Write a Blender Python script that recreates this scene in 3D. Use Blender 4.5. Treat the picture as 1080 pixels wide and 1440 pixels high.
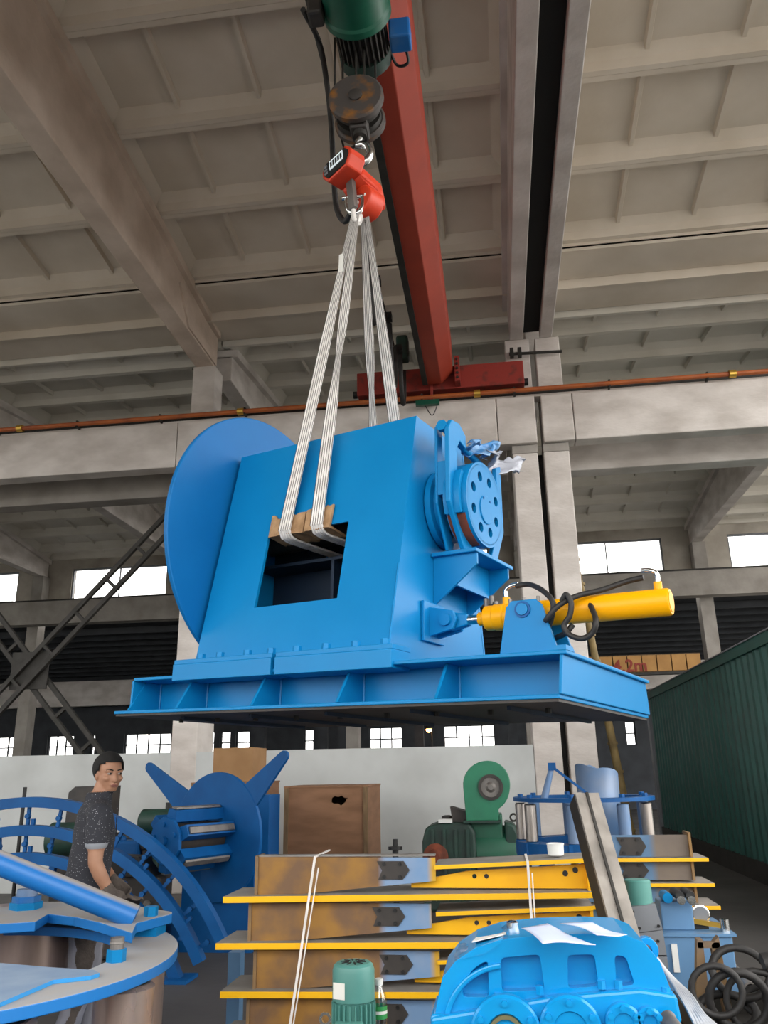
import bpy, bmesh, math, random
from mathutils import Vector, Matrix, Euler, noise
from mathutils.geometry import tessellate_polygon
random.seed(7)
for o in list(bpy.data.objects): bpy.data.objects.remove(o, do_unlink=True)
SC = bpy.context.scene
COL = SC.collection
# ------------------------------------------------------------------ camera
FPX, CAMH = 1135.0, 1.57
_p, _y, _r = math.radians(17.8), math.radians(7.55), math.radians(-1.07)
FW = Vector((-math.sin(_y)*math.cos(_p), math.cos(_y)*math.cos(_p), math.sin(_p)))
_rt = Vector((math.cos(_y), math.sin(_y), 0)); _up = _rt.cross(FW)
RT = _rt*math.cos(_r) + _up*math.sin(_r); UP = -_rt*math.sin(_r) + _up*math.cos(_r)
CAM = Vector((0, 0, CAMH))
cd = bpy.data.cameras.new('camera'); cam = bpy.data.objects.new('camera', cd); COL.objects.link(cam)
cd.sensor_fit = 'VERTICAL'; cd.sensor_height = 36.0; cd.lens = 36.0*FPX/1440.0; cd.clip_start = .05; cd.clip_end = 300
M3 = Matrix((RT, UP, -FW)).transposed(); cam.matrix_world = Matrix.Translation(CAM) @ M3.to_4x4()
SC.camera = cam
# ------------------------------------------------------------------ world and exposure
W = bpy.data.worlds.new('sky'); SC.world = W; W.use_nodes = True
_bg = W.node_tree.nodes['Background']; _bg.inputs[0].default_value = (1.0, 0.985, 0.96, 1); _bg.inputs[1].default_value = 4.6
SC.view_settings.view_transform = 'Standard'; SC.view_settings.look = 'None'
SC.view_settings.gamma = 1.0; SC.view_settings.use_curve_mapping = False
SC.view_settings.exposure = 0.0

# ------------------------------------------------------------------ pixel -> place helpers (1080 x 1440)
def ray(px, py): return RT*(px-540) - UP*(py-720) + FW*FPX
def at_y(px, py, Y): d = ray(px, py); return CAM + d*(Y/d.y)
def at_z(px, py, Z): d = ray(px, py); return CAM + d*((Z-CAMH)/d.z)
def at_x(px, py, X): d = ray(px, py); return CAM + d*(X/d.x)
# ------------------------------------------------------------------ materials
def lin(h):
    h = h.lstrip('#'); c = [int(h[i:i+2], 16)/255 for i in (0, 2, 4)]
    return tuple((x/12.92 if x <= .04045 else ((x+.055)/1.055)**2.4) for x in c) + (1,)
MATS = {}
def mat(name, c1, c2=None, rough=.5, metal=0.0, scale=6.0, detail=4, bump=0.0, bscale=None, lo=.35, hi=.65, spec=.5, rvar=0.0, stretch=None):
    m = bpy.data.materials.new(name); m.use_nodes = True; nt = m.node_tree; b = nt.nodes['Principled BSDF']
    b.inputs['Base Color'].default_value = lin(c1); b.inputs['Roughness'].default_value = rough
    b.inputs['Metallic'].default_value = metal; b.inputs['Specular IOR Level'].default_value = spec
    if c2 or bump or rvar:
        tc = nt.nodes.new('ShaderNodeTexCoord'); src = tc.outputs['Object']
        if stretch:
            mp = nt.nodes.new('ShaderNodeMapping'); mp.inputs['Scale'].default_value = stretch
            nt.links.new(src, mp.inputs[0]); src = mp.outputs[0]
        n = nt.nodes.new('ShaderNodeTexNoise'); n.inputs['Scale'].default_value = scale; n.inputs['Detail'].default_value = detail
        nt.links.new(src, n.inputs['Vector'])
        if c2:
            r = nt.nodes.new('ShaderNodeValToRGB'); r.color_ramp.elements[0].position = lo; r.color_ramp.elements[1].position = hi
            r.color_ramp.elements[0].color = lin(c1); r.color_ramp.elements[1].color = lin(c2)
            nt.links.new(n.outputs['Fac'], r.inputs[0]); nt.links.new(r.outputs[0], b.inputs['Base Color'])
        if rvar:
            mr = nt.nodes.new('ShaderNodeMapRange'); mr.inputs['To Min'].default_value = max(.02, rough-rvar); mr.inputs['To Max'].default_value = min(1, rough+rvar)
            nt.links.new(n.outputs['Fac'], mr.inputs['Value']); nt.links.new(mr.outputs[0], b.inputs['Roughness'])
        if bump:
            n2 = nt.nodes.new('ShaderNodeTexNoise'); n2.inputs['Scale'].default_value = bscale or scale*4; n2.inputs['Detail'].default_value = 5
            nt.links.new(src, n2.inputs['Vector'])
            bp = nt.nodes.new('ShaderNodeBump'); bp.inputs['Strength'].default_value = bump; bp.inputs['Distance'].default_value = .02
            nt.links.new(n2.outputs['Fac'], bp.inputs['Height']); nt.links.new(bp.outputs[0], b.inputs['Normal'])
    MATS[name] = m; return m
mat('blue', '#0876b0', '#097ab4', rough=.36, rvar=.06, scale=3, bump=.03, bscale=9, spec=.2)
mat('blue_dusty', '#0a62a8', '#4f6f8f', rough=.5, scale=5, lo=.5, hi=.8)
mat('blue_shade', '#071c30', '#08223a', rough=.7, scale=4)  # darkened blue, paints shade into the box interior and underside ribs
mat('blue_dark', '#064a84', '#085390', rough=.45, scale=4, spec=.25)
mat('blue_gear', '#0a8fd0', '#0c94d6', rough=.22, rvar=.06, scale=3)
mat('blue_disc', '#0862a0', '#0966a4', rough=.45, rvar=.06, scale=3, spec=.2)
mat('blue_film', '#3f86c4', '#8fb3d6', rough=.2, scale=20)
mat('grey_pipe', '#8b8a86', '#6f6e6a', rough=.6, scale=7)
mat('brass_dull', '#7d7a5a', rough=.5, metal=.5)
mat('cable_silver', '#a9abb0', '#8d8f94', rough=.4, metal=.3, scale=9)
mat('dust_plate', '#8f8985', '#7d8791', rough=.8, scale=7)
mat('yellow', '#f3b705', '#e8a908', rough=.38, scale=4)
mat('yellow_cyl', '#eda600', '#e9a000', rough=.36, scale=3, spec=.25)
mat('orange_pipe', '#b25f28', '#93481f', rough=.5, scale=3)
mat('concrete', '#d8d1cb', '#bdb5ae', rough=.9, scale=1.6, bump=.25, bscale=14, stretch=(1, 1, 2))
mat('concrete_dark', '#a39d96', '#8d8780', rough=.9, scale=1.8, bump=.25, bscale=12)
mat('roof_conc_lit', '#dcd7cd', '#cfc9bd', rough=.9, scale=1.0, bump=.06, bscale=16)  # paler slab tone paints in the window light of the far bay
mat('roof_conc', '#dacfc0', '#cdc1b0', rough=.9, scale=1.0, bump=.08, bscale=16)
mat('beam_conc', '#d6c4b4', '#bfac9b', rough=.92, scale=1.6, bump=.3, bscale=14)
mat('plaster', '#c2c5c4', '#acaeac', rough=.85, scale=1.1, bump=.1, bscale=8, lo=.4, hi=.75)
mat('plaster_stain', '#bdb6ab', '#978f84', rough=.9, scale=.9, bump=.15, bscale=8)
mat('yard', '#8f8c86', '#7f7c77', rough=.9, scale=.3)
mat('floor', '#504d4b', '#403e3c', rough=.6, scale=.8, bump=.1, bscale=10, rvar=.15)
mat('black_gap', '#171514', rough=.9)
mat('dark_steel', '#35322f', '#26241f', rough=.6, metal=.3, scale=6)
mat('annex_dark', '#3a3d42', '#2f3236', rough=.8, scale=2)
mat('red_crane', '#a2371f', '#922f1a', rough=.6, scale=2)
mat('red_rust', '#8e2b20', '#5d2a22', rough=.7, scale=9, lo=.5, hi=.75)
mat('green_hoist', '#0f5741', '#0c4a38', rough=.4, scale=4)
mat('green_dark', '#1c3f34', '#1d2e28', rough=.55, scale=6)
mat('green_blower', '#287a5a', '#226c50', rough=.45, scale=4)
mat('teal', '#558f86', '#4c837b', rough=.42, scale=6)
mat('container', '#14534b', '#114840', rough=.5, scale=2)
mat('black', '#141414', rough=.5)
mat('black_rubber', '#1d1b1a', '#262321', rough=.6, scale=12)
mat('steel', '#b3aca6', '#978f88', rough=.32, metal=.9, scale=8, stretch=(1, 1, .3), rvar=.1)
mat('steel_bright', '#d6d6d4', rough=.18, metal=1)
mat('steel_chan', '#9c958d', '#7d7770', rough=.5, metal=.25, scale=9)
mat('green_mid', '#1a5a43', '#164c38', rough=.5, scale=4)
mat('steel_pipe', '#c4aea3', '#a08c82', rough=.3, metal=.6, scale=5, rvar=.1, stretch=(1, 1, .2))
mat('steel_grey', '#8a8580', '#66625e', rough=.5, metal=.5, scale=7, stretch=(1, 1, .3))
mat('rust_plate', '#6b5a4a', '#8a6a3f', rough=.75, scale=5, bump=.1)
mat('sheave', '#4a4441', '#8a5a22', rough=.6, metal=.3, scale=9, lo=.5, hi=.7)
mat('scale_red', '#d8401f', '#c9391c', rough=.45, scale=8)
mat('wood_crate', '#8a6448', '#775439', rough=.75, scale=2.5, detail=6, stretch=(1, 1, 4))
mat('carton', '#9a7650', '#8e6b46', rough=.85, scale=4)
mat('pad', '#b08d68', '#8f6f4e', rough=.9, scale=14, bump=.3)
mat('timber', '#7c6446', '#5f4a34', rough=.85, scale=4, stretch=(6, 1, 1))
mat('grey_paint', '#7c7f84', '#74777c', rough=.5, scale=6)
mat('tank', '#5f86ab', '#587da1', rough=.4, scale=5)
mat('primer', '#77726d', '#8b8782', rough=.7, scale=6)
mat('paper', '#c9d3ea', '#c0cae2', rough=.8, scale=8)
mat('white', '#dcdcd8', rough=.5)
mat('webbing', '#e8e3de', '#b3aca5', rough=.9, scale=40, lo=.45, hi=.9, stretch=(1,1,.12))
mat('webbing_edge', '#3f3a36', rough=.9)
mat('skin', '#a87d63', '#9c7158', rough=.55, scale=10)
mat('hair', '#0d0c0b', '#141211', rough=.85, scale=40)
mat('pants', '#8f8f98', '#7d7d86', rough=.9, scale=8, bump=.1)
mat('glove', '#4d4540', '#5d544d', rough=.95, scale=20, bump=.3)
mat('cuff', '#8e9298', rough=.9)
mat('eye_white', '#8f857d', rough=.3)
mat('lips', '#8c5a50', rough=.5)
mat('shoe', '#262423', rough=.7)
mat('rust_brown', '#7a3a22', '#5a2c1c', rough=.8, scale=10)
mat('paper_white', '#e4e2da', rough=.7)
mat('bamboo', '#8f7a4c', '#6f5d39', rough=.7, scale=4)
mat('fascia', '#b98a4d', '#a87a42', rough=.7, scale=3)
mat('sign_red', '#8e2a1c', rough=.6)
mat('brass', '#c9a24a', rough=.35, metal=.8)
mat('label_green', '#2e8c4a', rough=.5)
mat('navy_band', '#2c3f6b', rough=.5)
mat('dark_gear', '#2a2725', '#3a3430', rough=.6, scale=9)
mat('steel_blue', '#5c7fa8', '#7a8aa2', rough=.5, metal=.2, scale=4, lo=.35, hi=.7)

def special_shirt():
    m = mat('shirt', '#2b2c33', rough=.85); nt = m.node_tree; b = nt.nodes['Principled BSDF']
    tc = nt.nodes.new('ShaderNodeTexCoord'); v = nt.nodes.new('ShaderNodeTexVoronoi'); v.inputs['Scale'].default_value = 85
    v.inputs['Randomness'].default_value = .8
    r = nt.nodes.new('ShaderNodeValToRGB'); r.color_ramp.elements[0].position = .12; r.color_ramp.elements[1].position = .19
    r.color_ramp.elements[0].color = lin('#b9b9bd'); r.color_ramp.elements[1].color = lin('#2a2b32')
    nt.links.new(tc.outputs['Object'], v.inputs['Vector']); nt.links.new(v.outputs['Distance'], r.inputs[0]); nt.links.new(r.outputs[0], b.inputs['Base Color'])
special_shirt()
def special_web(name, split, soft=.02, left='#966c2e', left2='#70543c', right='#6f8fb4', right2='#8d9ab0', endc=None):
    # bare rusty plate on one side of a paint line (object X), blue primer on the other
    m = mat(name, left, rough=.7); nt = m.node_tree; b = nt.nodes['Principled BSDF']
    tc = nt.nodes.new('ShaderNodeTexCoord'); sx = nt.nodes.new('ShaderNodeSeparateXYZ'); nt.links.new(tc.outputs['Object'], sx.inputs[0])
    n = nt.nodes.new('ShaderNodeTexNoise'); n.inputs['Scale'].default_value = 5; n.inputs['Detail'].default_value = 6; nt.links.new(tc.outputs['Object'], n.inputs['Vector'])
    def rmp(a, c, p0, p1):
        r = nt.nodes.new('ShaderNodeValToRGB'); r.color_ramp.elements[0].color = lin(a); r.color_ramp.elements[1].color = lin(c)
        r.color_ramp.elements[0].position = p0; r.color_ramp.elements[1].position = p1; nt.links.new(n.outputs['Fac'], r.inputs[0]); return r
    A = rmp(left, left2, .38, .62); Bq = rmp(right, right2, .45, .75)
    mr = nt.nodes.new('ShaderNodeMapRange'); mr.inputs['From Min'].default_value = split-soft; mr.inputs['From Max'].default_value = split+soft
    nt.links.new(sx.outputs[0], mr.inputs['Value'])
    mx = nt.nodes.new('ShaderNodeMix'); mx.data_type = 'RGBA'; nt.links.new(mr.outputs[0], mx.inputs['Factor'])
    nt.links.new(A.outputs[0], mx.inputs[6]); nt.links.new(Bq.outputs[0], mx.inputs[7]); out = mx.outputs[2]
    if endc:
        mr2 = nt.nodes.new('ShaderNodeMapRange'); mr2.inputs['From Min'].default_value = endc[0]; mr2.inputs['From Max'].default_value = endc[0]+.03
        nt.links.new(sx.outputs[0], mr2.inputs['Value'])
        mx2 = nt.nodes.new('ShaderNodeMix'); mx2.data_type = 'RGBA'; nt.links.new(mr2.outputs[0], mx2.inputs['Factor'])
        nt.links.new(out, mx2.inputs[6]); mx2.inputs[7].default_value = lin(endc[1]); out = mx2.outputs[2]
    nt.links.new(out, b.inputs['Base Color']); return m
special_web('web_plate', -.63, endc=(-.40, '#c79a2a'))
special_web('web_plate_far', .84, left='#5d7f9f', left2='#52708f', right='#6d6259', right2='#7c6f60')
def special_glass(name, tr=.9, col='#ffffff', rough=.05):
    m = bpy.data.materials.new(name); m.use_nodes = True; nt = m.node_tree; nt.nodes.remove(nt.nodes['Principled BSDF'])
    out = nt.nodes['Material Output']; t = nt.nodes.new('ShaderNodeBsdfTransparent'); g = nt.nodes.new('ShaderNodeBsdfGlossy'); g.inputs['Roughness'].default_value = rough
    t.inputs[0].default_value = lin(col); mx = nt.nodes.new('ShaderNodeMixShader'); mx.inputs[0].default_value = 1-tr
    nt.links.new(t.outputs[0], mx.inputs[1]); nt.links.new(g.outputs[0], mx.inputs[2]); nt.links.new(mx.outputs[0], out.inputs[0]); MATS[name] = m
special_glass('glass', .93); special_glass('clear_plastic', .72, rough=.15); special_glass('bottle_plastic', .75, rough=.08)
def special_film():
    m = mat('film', '#b9bcc6', rough=.25); b = m.node_tree.nodes['Principled BSDF']; b.inputs['Alpha'].default_value = .85
special_film()
def special_emit(name, col, s):
    m = mat(name, col); b = m.node_tree.nodes['Principled BSDF']; b.inputs['Emission Color'].default_value = lin(col); b.inputs['Emission Strength'].default_value = s
special_emit('lamp_glow', '#ffb36b', 25); special_emit('screen', '#cfd8dc', .6)


def special_dust(name, paint, dust, dust2, p0, p1, rough=.4):
    # settled dust lies on faces that look up
    m = mat(name, paint, rough=rough); nt = m.node_tree; b = nt.nodes['Principled BSDF']
    g = nt.nodes.new('ShaderNodeNewGeometry'); sx = nt.nodes.new('ShaderNodeSeparateXYZ'); nt.links.new(g.outputs['Normal'], sx.inputs[0])
    mr = nt.nodes.new('ShaderNodeMapRange'); mr.inputs['From Min'].default_value = p0; mr.inputs['From Max'].default_value = p1; nt.links.new(sx.outputs[2], mr.inputs['Value'])
    tc = nt.nodes.new('ShaderNodeTexCoord'); n = nt.nodes.new('ShaderNodeTexNoise'); n.inputs['Scale'].default_value = 5; n.inputs['Detail'].default_value = 5; nt.links.new(tc.outputs['Object'], n.inputs['Vector'])
    r = nt.nodes.new('ShaderNodeValToRGB'); r.color_ramp.elements[0].color = lin(dust); r.color_ramp.elements[1].color = lin(dust2); r.color_ramp.elements[0].position = .35; r.color_ramp.elements[1].position = .7; nt.links.new(n.outputs['Fac'], r.inputs[0])
    mx = nt.nodes.new('ShaderNodeMix'); mx.data_type = 'RGBA'; nt.links.new(mr.outputs[0], mx.inputs['Factor']); mx.inputs[6].default_value = lin(paint); nt.links.new(r.outputs[0], mx.inputs[7]); nt.links.new(mx.outputs[2], b.inputs['Base Color'])
    m2 = nt.nodes.new('ShaderNodeMapRange'); m2.inputs['To Min'].default_value = rough; m2.inputs['To Max'].default_value = .85; nt.links.new(mr.outputs[0], m2.inputs['Value']); nt.links.new(m2.outputs[0], b.inputs['Roughness'])
special_dust('blue_top_dust', '#1673bd', '#b0aba6', '#a9acb2', .6, .9); special_dust('blue_tube_dust', '#1a6cb4', '#9a9592', '#a09b97', .6, .85); special_dust('blue_pale_dust', '#2f8fd0', '#7f96b2', '#93a5bb', .6, .9)
special_dust('yellow_primer', '#f0b608', '#7b7671', '#8f8b86', .6, .9)
# ------------------------------------------------------------------ mesh builder
class MB:
    def __init__(s): s.v = []; s.f = []
    def add(s, vs, fs):
        n = len(s.v); s.v += [Vector(v) for v in vs]; s.f += [tuple(i+n for i in f) for f in fs]; return s
    def box(s, x0, x1, y0, y1, z0, z1):
        return s.hexa([(x0, y0, z0), (x1, y0, z0), (x1, y1, z0), (x0, y1, z0), (x0, y0, z1), (x1, y0, z1), (x1, y1, z1), (x0, y1, z1)])
    def hexa(s, p): return s.add(p, [(0, 3, 2, 1), (4, 5, 6, 7), (0, 1, 5, 4), (1, 2, 6, 5), (2, 3, 7, 6), (3, 0, 4, 7)])
    def bar(s, a, b, w, h, up=(0, 0, 1)):
        a, b = Vector(a), Vector(b); d = (b-a).normalized(); up = Vector(up)
        x = d.cross(up)
        if x.length < 1e-4: x = d.cross(Vector((1, 0, 0)))
        x.normalize(); z = x.cross(d); x *= w/2; z *= h/2
        return s.hexa([a-x-z, a+x-z, b+x-z, b-x-z, a-x+z, a+x+z, b+x+z, b-x+z])
    def prism(s, loop, off):
        n = len(loop); off = Vector(off); L = [Vector(p) for p in loop]
        return s.add(L+[p+off for p in L], [tuple(range(n))[::-1], tuple(range(n, 2*n))]+[(i, (i+1) % n, n+(i+1) % n, n+i) for i in range(n)])
    def holed(s, outer, holes, off):
        loops = [[Vector(p) for p in outer]]+[[Vector(p) for p in h] for h in holes]; off = Vector(off)
        flat = [p for l in loops for p in l]; tris = tessellate_polygon(loops); n = len(flat)
        fs = [tuple(t) for t in tris]+[tuple(i+n for i in reversed(t)) for t in tris]; k = 0
        for l in loops:
            m = len(l); fs += [(k+i, k+(i+1) % m, n+k+(i+1) % m, n+k+i) for i in range(m)]; k += m
        return s.add(flat+[p+off for p in flat], fs)
    def cyl(s, a, b, r, r2=None, n=16, caps=True):
        a, b = Vector(a), Vector(b); r2 = r if r2 is None else r2; d = (b-a).normalized()
        t = Vector((0, 0, 1)) if abs(d.z) < .9 else Vector((1, 0, 0)); x = d.cross(t).normalized(); y = d.cross(x)
        vs = [a+(x*math.cos(k*2*math.pi/n)+y*math.sin(k*2*math.pi/n))*r for k in range(n)]+[b+(x*math.cos(k*2*math.pi/n)+y*math.sin(k*2*math.pi/n))*r2 for k in range(n)]
        fs = [(k, (k+1) % n, n+(k+1) % n, n+k) for k in range(n)]
        if caps: fs += [tuple(range(n))[::-1], tuple(range(n, 2*n))]
        return s.add(vs, fs)
    def lathe(s, prof, o, d, n=24):
        # prof: (radius, distance along d)
        o, d = Vector(o), Vector(d).normalized(); t = Vector((0, 0, 1)) if abs(d.z) < .9 else Vector((1, 0, 0)); x = d.cross(t).normalized(); y = d.cross(x)
        m = len(prof); vs = []; fs = []
        for (r, h) in prof:
            for k in range(n): a = k*2*math.pi/n; vs.append(o+d*h+(x*math.cos(a)+y*math.sin(a))*max(r, 1e-4))
        for j in range(m-1):
            for k in range(n): fs.append((j*n+k, j*n+(k+1) % n, (j+1)*n+(k+1) % n, (j+1)*n+k))
        fs += [tuple(range(n))[::-1], tuple(range((m-1)*n, m*n))]
        return s.add(vs, fs)
    def ring(s, o, d, ri, ro, t, n=48, a0=0, a1=2*math.pi, x=None):
        o, d = Vector(o), Vector(d).normalized()
        if x is None:
            tt = Vector((0, 0, 1)) if abs(d.z) < .9 else Vector((1, 0, 0)); x = d.cross(tt).normalized()
        x = Vector(x); y = d.cross(x); full = abs(a1-a0-2*math.pi) < 1e-6; m = n if full else n+1; vs = []
        for k in range(m):
            a = a0+(a1-a0)*k/n; e = x*math.cos(a)+y*math.sin(a)
            vs += [o+e*ri, o+e*ro, o+e*ro+d*t, o+e*ri+d*t]
        fs = []
        for k in range(n):
            p, q = 4*k, 4*((k+1) % m)
            for i in range(4): fs.append((p+i, q+i, q+(i+1) % 4, p+(i+1) % 4))
        if not full: fs += [(3, 2, 1, 0), tuple(4*(m-1)+i for i in range(4))]
        return s.add(vs, fs)
    def tube(s, path, r, n=8, closed=False, flat=None):
        P = [Vector(p) for p in path]; m = len(P); vs = []; fs = []; px = None
        R = r if isinstance(r, (list, tuple)) else [r]*m
        for i, p in enumerate(P):
            a = P[i-1] if (i or closed) else p; b = P[(i+1) % m] if (i < m-1 or closed) else p; d = (b-a).normalized()
            if px is None:
                t = Vector((0, 0, 1)) if abs(d.z) < .9 else Vector((1, 0, 0)); px = d.cross(t).normalized()
            else: px = (px-d*px.dot(d)).normalized()
            y = d.cross(px)
            for k in range(n):
                g = 2*math.pi*k/n; vs.append(p+(px*math.cos(g)+y*math.sin(g))*R[i])
        e = m if closed else m-1
        for i in range(e):
            j = (i+1) % m
            for k in range(n): fs.append((i*n+k, i*n+(k+1) % n, j*n+(k+1) % n, j*n+k))
        if not closed: fs += [tuple(range(n))[::-1], tuple(range((m-1)*n, m*n))]
        return s.add(vs, fs)
    def sphere(s, o, r, nu=16, nv=10):
        o = Vector(o); r = Vector(r) if not isinstance(r, (int, float)) else Vector((r, r, r)); vs = [o+Vector((0, 0, r.z))]; fs = []
        for j in range(1, nv):
            t = math.pi*j/nv
            for k in range(nu): a = 2*math.pi*k/nu; vs.append(o+Vector((r.x*math.sin(t)*math.cos(a), r.y*math.sin(t)*math.sin(a), r.z*math.cos(t))))
        vs.append(o-Vector((0, 0, r.z))); L = len(vs)-1
        for k in range(nu):
            fs.append((0, 1+k, 1+(k+1) % nu)); fs.append((L, 1+(nv-2)*nu+(k+1) % nu, 1+(nv-2)*nu+k))
        for j in range(nv-2):
            for k in range(nu): fs.append((1+j*nu+k, 1+(j+1)*nu+k, 1+(j+1)*nu+(k+1) % nu, 1+j*nu+(k+1) % nu))
        return s.add(vs, fs)
    def hexbolt(s, o, d, r, h):
        o, d = Vector(o), Vector(d).normalized(); s.cyl(o, o+d*h, r, r, n=6); return s
    def xf(s, M): s.v = [M @ v for v in s.v]; return s
WM = {}
def mesh_from(name, mb, material, smooth=0):
    me = bpy.data.meshes.new(name); me.from_pydata([tuple(v) for v in mb.v], [], mb.f)
    bm = bmesh.new(); bm.from_mesh(me); bmesh.ops.recalc_face_normals(bm, faces=bm.faces); bm.to_mesh(me); bm.free()
    if smooth:
        me.shade_smooth(); me.set_sharp_from_angle(angle=math.radians(smooth))
    me.materials.append(MATS[material] if isinstance(material, str) else material); return me
def build(name, mb, material, parent=None, smooth=0, bevel=0, local=False):
    """one mesh object; with a parent the builder's points are world points unless local"""
    if parent is not None:
        R = WM[parent]
        if not local: inv = R.inverted(); mb.v = [inv @ v for v in mb.v]
        o = bpy.data.objects.new(name, mesh_from(name, mb, material, smooth)); o.parent = parent; WM[o] = R
    else:
        xs = [v.x for v in mb.v]; ys = [v.y for v in mb.v]; zs = [v.z for v in mb.v]
        c = Vector(((min(xs)+max(xs))/2, (min(ys)+max(ys))/2, min(zs)))
        if KEEP_ORIGIN[0]: c = Vector((0, 0, 0))
        mb.v = [v-c for v in mb.v]
        o = bpy.data.objects.new(name, mesh_from(name, mb, material, smooth)); o.location = c; WM[o] = Matrix.Translation(c)
    if bevel:
        b = o.modifiers.new('bevel', 'BEVEL'); b.width = bevel; b.segments = 2; b.limit_method = 'ANGLE'; b.angle_limit = math.radians(40)
    COL.objects.link(o); return o
KEEP_ORIGIN = [False]
def tag(o, label, cat, group=None, kind=None):
    if label: o['label'] = label
    if cat: o['category'] = cat
    if group: o['group'] = group
    if kind: o['kind'] = kind
    return o
def thing(name, label, cat, loc=(0, 0, 0), rotz=0, group=None, M=None, kind=None):
    o = bpy.data.objects.new(name, None); o.empty_display_size = .1; COL.objects.link(o)
    M = M or (Matrix.Translation(Vector(loc)) @ Matrix.Rotation(rotz, 4, 'Z')); o.matrix_world = M; WM[o] = M
    tag(o, label, cat, group, kind); return o
def struct(name, mb, material, label=None, cat=None, **k):
    KEEP_ORIGIN[0] = True; o = build(name, mb, material, **k); KEEP_ORIGIN[0] = False
    if k.get('parent') is None: tag(o, label, cat, kind='structure')
    return o
def copy_part(o, parent, loc=None, M=None):
    c = o.copy(); COL.objects.link(c); c.parent = parent
    if M is not None: c.matrix_local = M
    WM[c] = WM.get(parent, Matrix()); return c
def copy_tree(root, loc, rotz=0, label=None):
    r = root.copy(); COL.objects.link(r); r.location = loc; r.rotation_euler = (0, 0, rotz); WM[r] = Matrix.Translation(Vector(loc)) @ Matrix.Rotation(rotz, 4, 'Z')
    if label: r['label'] = label
    for ch in [o for o in COL.objects if o.parent == root]:
        c = ch.copy(); COL.objects.link(c); c.parent = r; WM[c] = WM[r]
        for g in [o for o in COL.objects if o.parent == ch]:
            d = g.copy(); COL.objects.link(d); d.parent = c; WM[d] = WM[r]
    return r
def arc(c, r, a0, a1, n, f): return [f(c[0]+r*math.cos(a0+(a1-a0)*k/n), c[1]+r*math.sin(a0+(a1-a0)*k/n)) for k in range(n+1)]
def catmull(P, n=8):
    P = [Vector(p) for p in P]; Q = [2*P[0]-P[1]]+P+[2*P[-1]-P[-2]]; out = []
    for i in range(1, len(Q)-2):
        for k in range(n):
            t = k/n; a, b, c, d = Q[i-1], Q[i], Q[i+1], Q[i+2]
            out.append(.5*((2*b)+(c-a)*t+(2*a-5*b+4*c-d)*t*t+(3*b-a-3*c+d)*t**3))
    out.append(P[-1]); return out
# ================================================================== the building
RIDGE, EAVE, SL = 5.15, 10.75, .117
def zn(Y): return 9.16+SL*(EAVE-Y) if Y >= RIDGE else 9.16+SL*(EAVE-RIDGE)-SL*(RIDGE-Y)     # rib undersides, near bay
FR = 19.3
def zf(Y): return 8.95+SL*(Y-13.2) if Y <= FR else 8.95+SL*(FR-13.2)-SL*(Y-FR)               # far bay
struct('floor', MB().box(-30, 16, -6, 36, -.2, 0), 'floor', 'dark grey dusty concrete workshop floor', 'floor')
struct('ground', MB().box(-120, 120, -120, 160, -.4, -.2), 'yard', 'pale concrete yard around the hall', 'ground')
# --- roof slabs
def slab_mesh(L, Wd, ncross, mt):
    m = MB()
    m.box(0, L, 0, Wd, .24, .32)
    for y0, s in ((0, 1), (Wd, -1)):
        p = [(0, y0, 0), (0, y0+s*.07, 0), (0, y0+s*.1, .12), (0, y0+s*.2, .24), (0, y0, .24)]
        m.prism(p, (L, 0, 0))
    for x0, s in ((0, 1), (L, -1)):
        m.prism([(x0, .05, .02), (x0+s*.1, .05, .02), (x0+s*.3, .05, .24), (x0, .05, .24)], (0, Wd-.1, 0))
    for k in range(ncross):
        x = L*(k+1)/(ncross+1)
        m.prism([(x-.025, .06, .17), (x+.025, .06, .17), (x+.045, .06, .24), (x-.045, .06, .24)], (0, Wd-.12, 0))
    return mesh_from('roof_slab', m, mt)
ceiling = thing('ceiling', 'pale concrete slab roof with ribbed panels and sloping bays', 'ceiling', kind='structure')
slab_cache = {}
def slab(x0, x1, ya, za, yb, zb, nc=4, mt='roof_conc'):
    L = x1-x0; Wd = math.hypot(yb-ya, zb-za); key = (round(L, 2), round(Wd, 2), nc, mt)
    if key not in slab_cache: slab_cache[key] = slab_mesh(L, Wd, nc, mt)
    o = bpy.data.objects.new('roof_slab', slab_cache[key]); COL.objects.link(o); o.parent = ceiling
    o.location = (x0, ya, za); o.rotation_euler = (math.atan2(zb-za, yb-ya), 0, 0)
near_rows = [EAVE-1.4*k for k in range(10)]
NB = [(-15.6, -10.24), (-10.22, -4.69), (-4.66, .66), (1.12, 6.62)]
for (x0, x1) in NB:
    for k in range(9): slab(x0, x1, near_rows[k+1], zn(near_rows[k+1]), near_rows[k]-.005, zn(near_rows[k]))
far_rows = [12.36, 13.2]+[13.2+1.4*k for k in range(1, 5)]+[FR+.7+1.3*k for k in range(0, 5)]+[25.95]
FB = [(-21.1, -15.58), (-15.56, -10.06), (-10.04, -4.52), (-4.5, .98), (1.0, 6.5), (6.52, 12.0)]
for (x0, x1) in FB:
    for k in range(len(far_rows)-1): slab(x0, x1, far_rows[k], zf(far_rows[k]), far_rows[k+1]-.005, zf(far_rows[k+1]), mt='roof_conc_lit')
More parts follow.
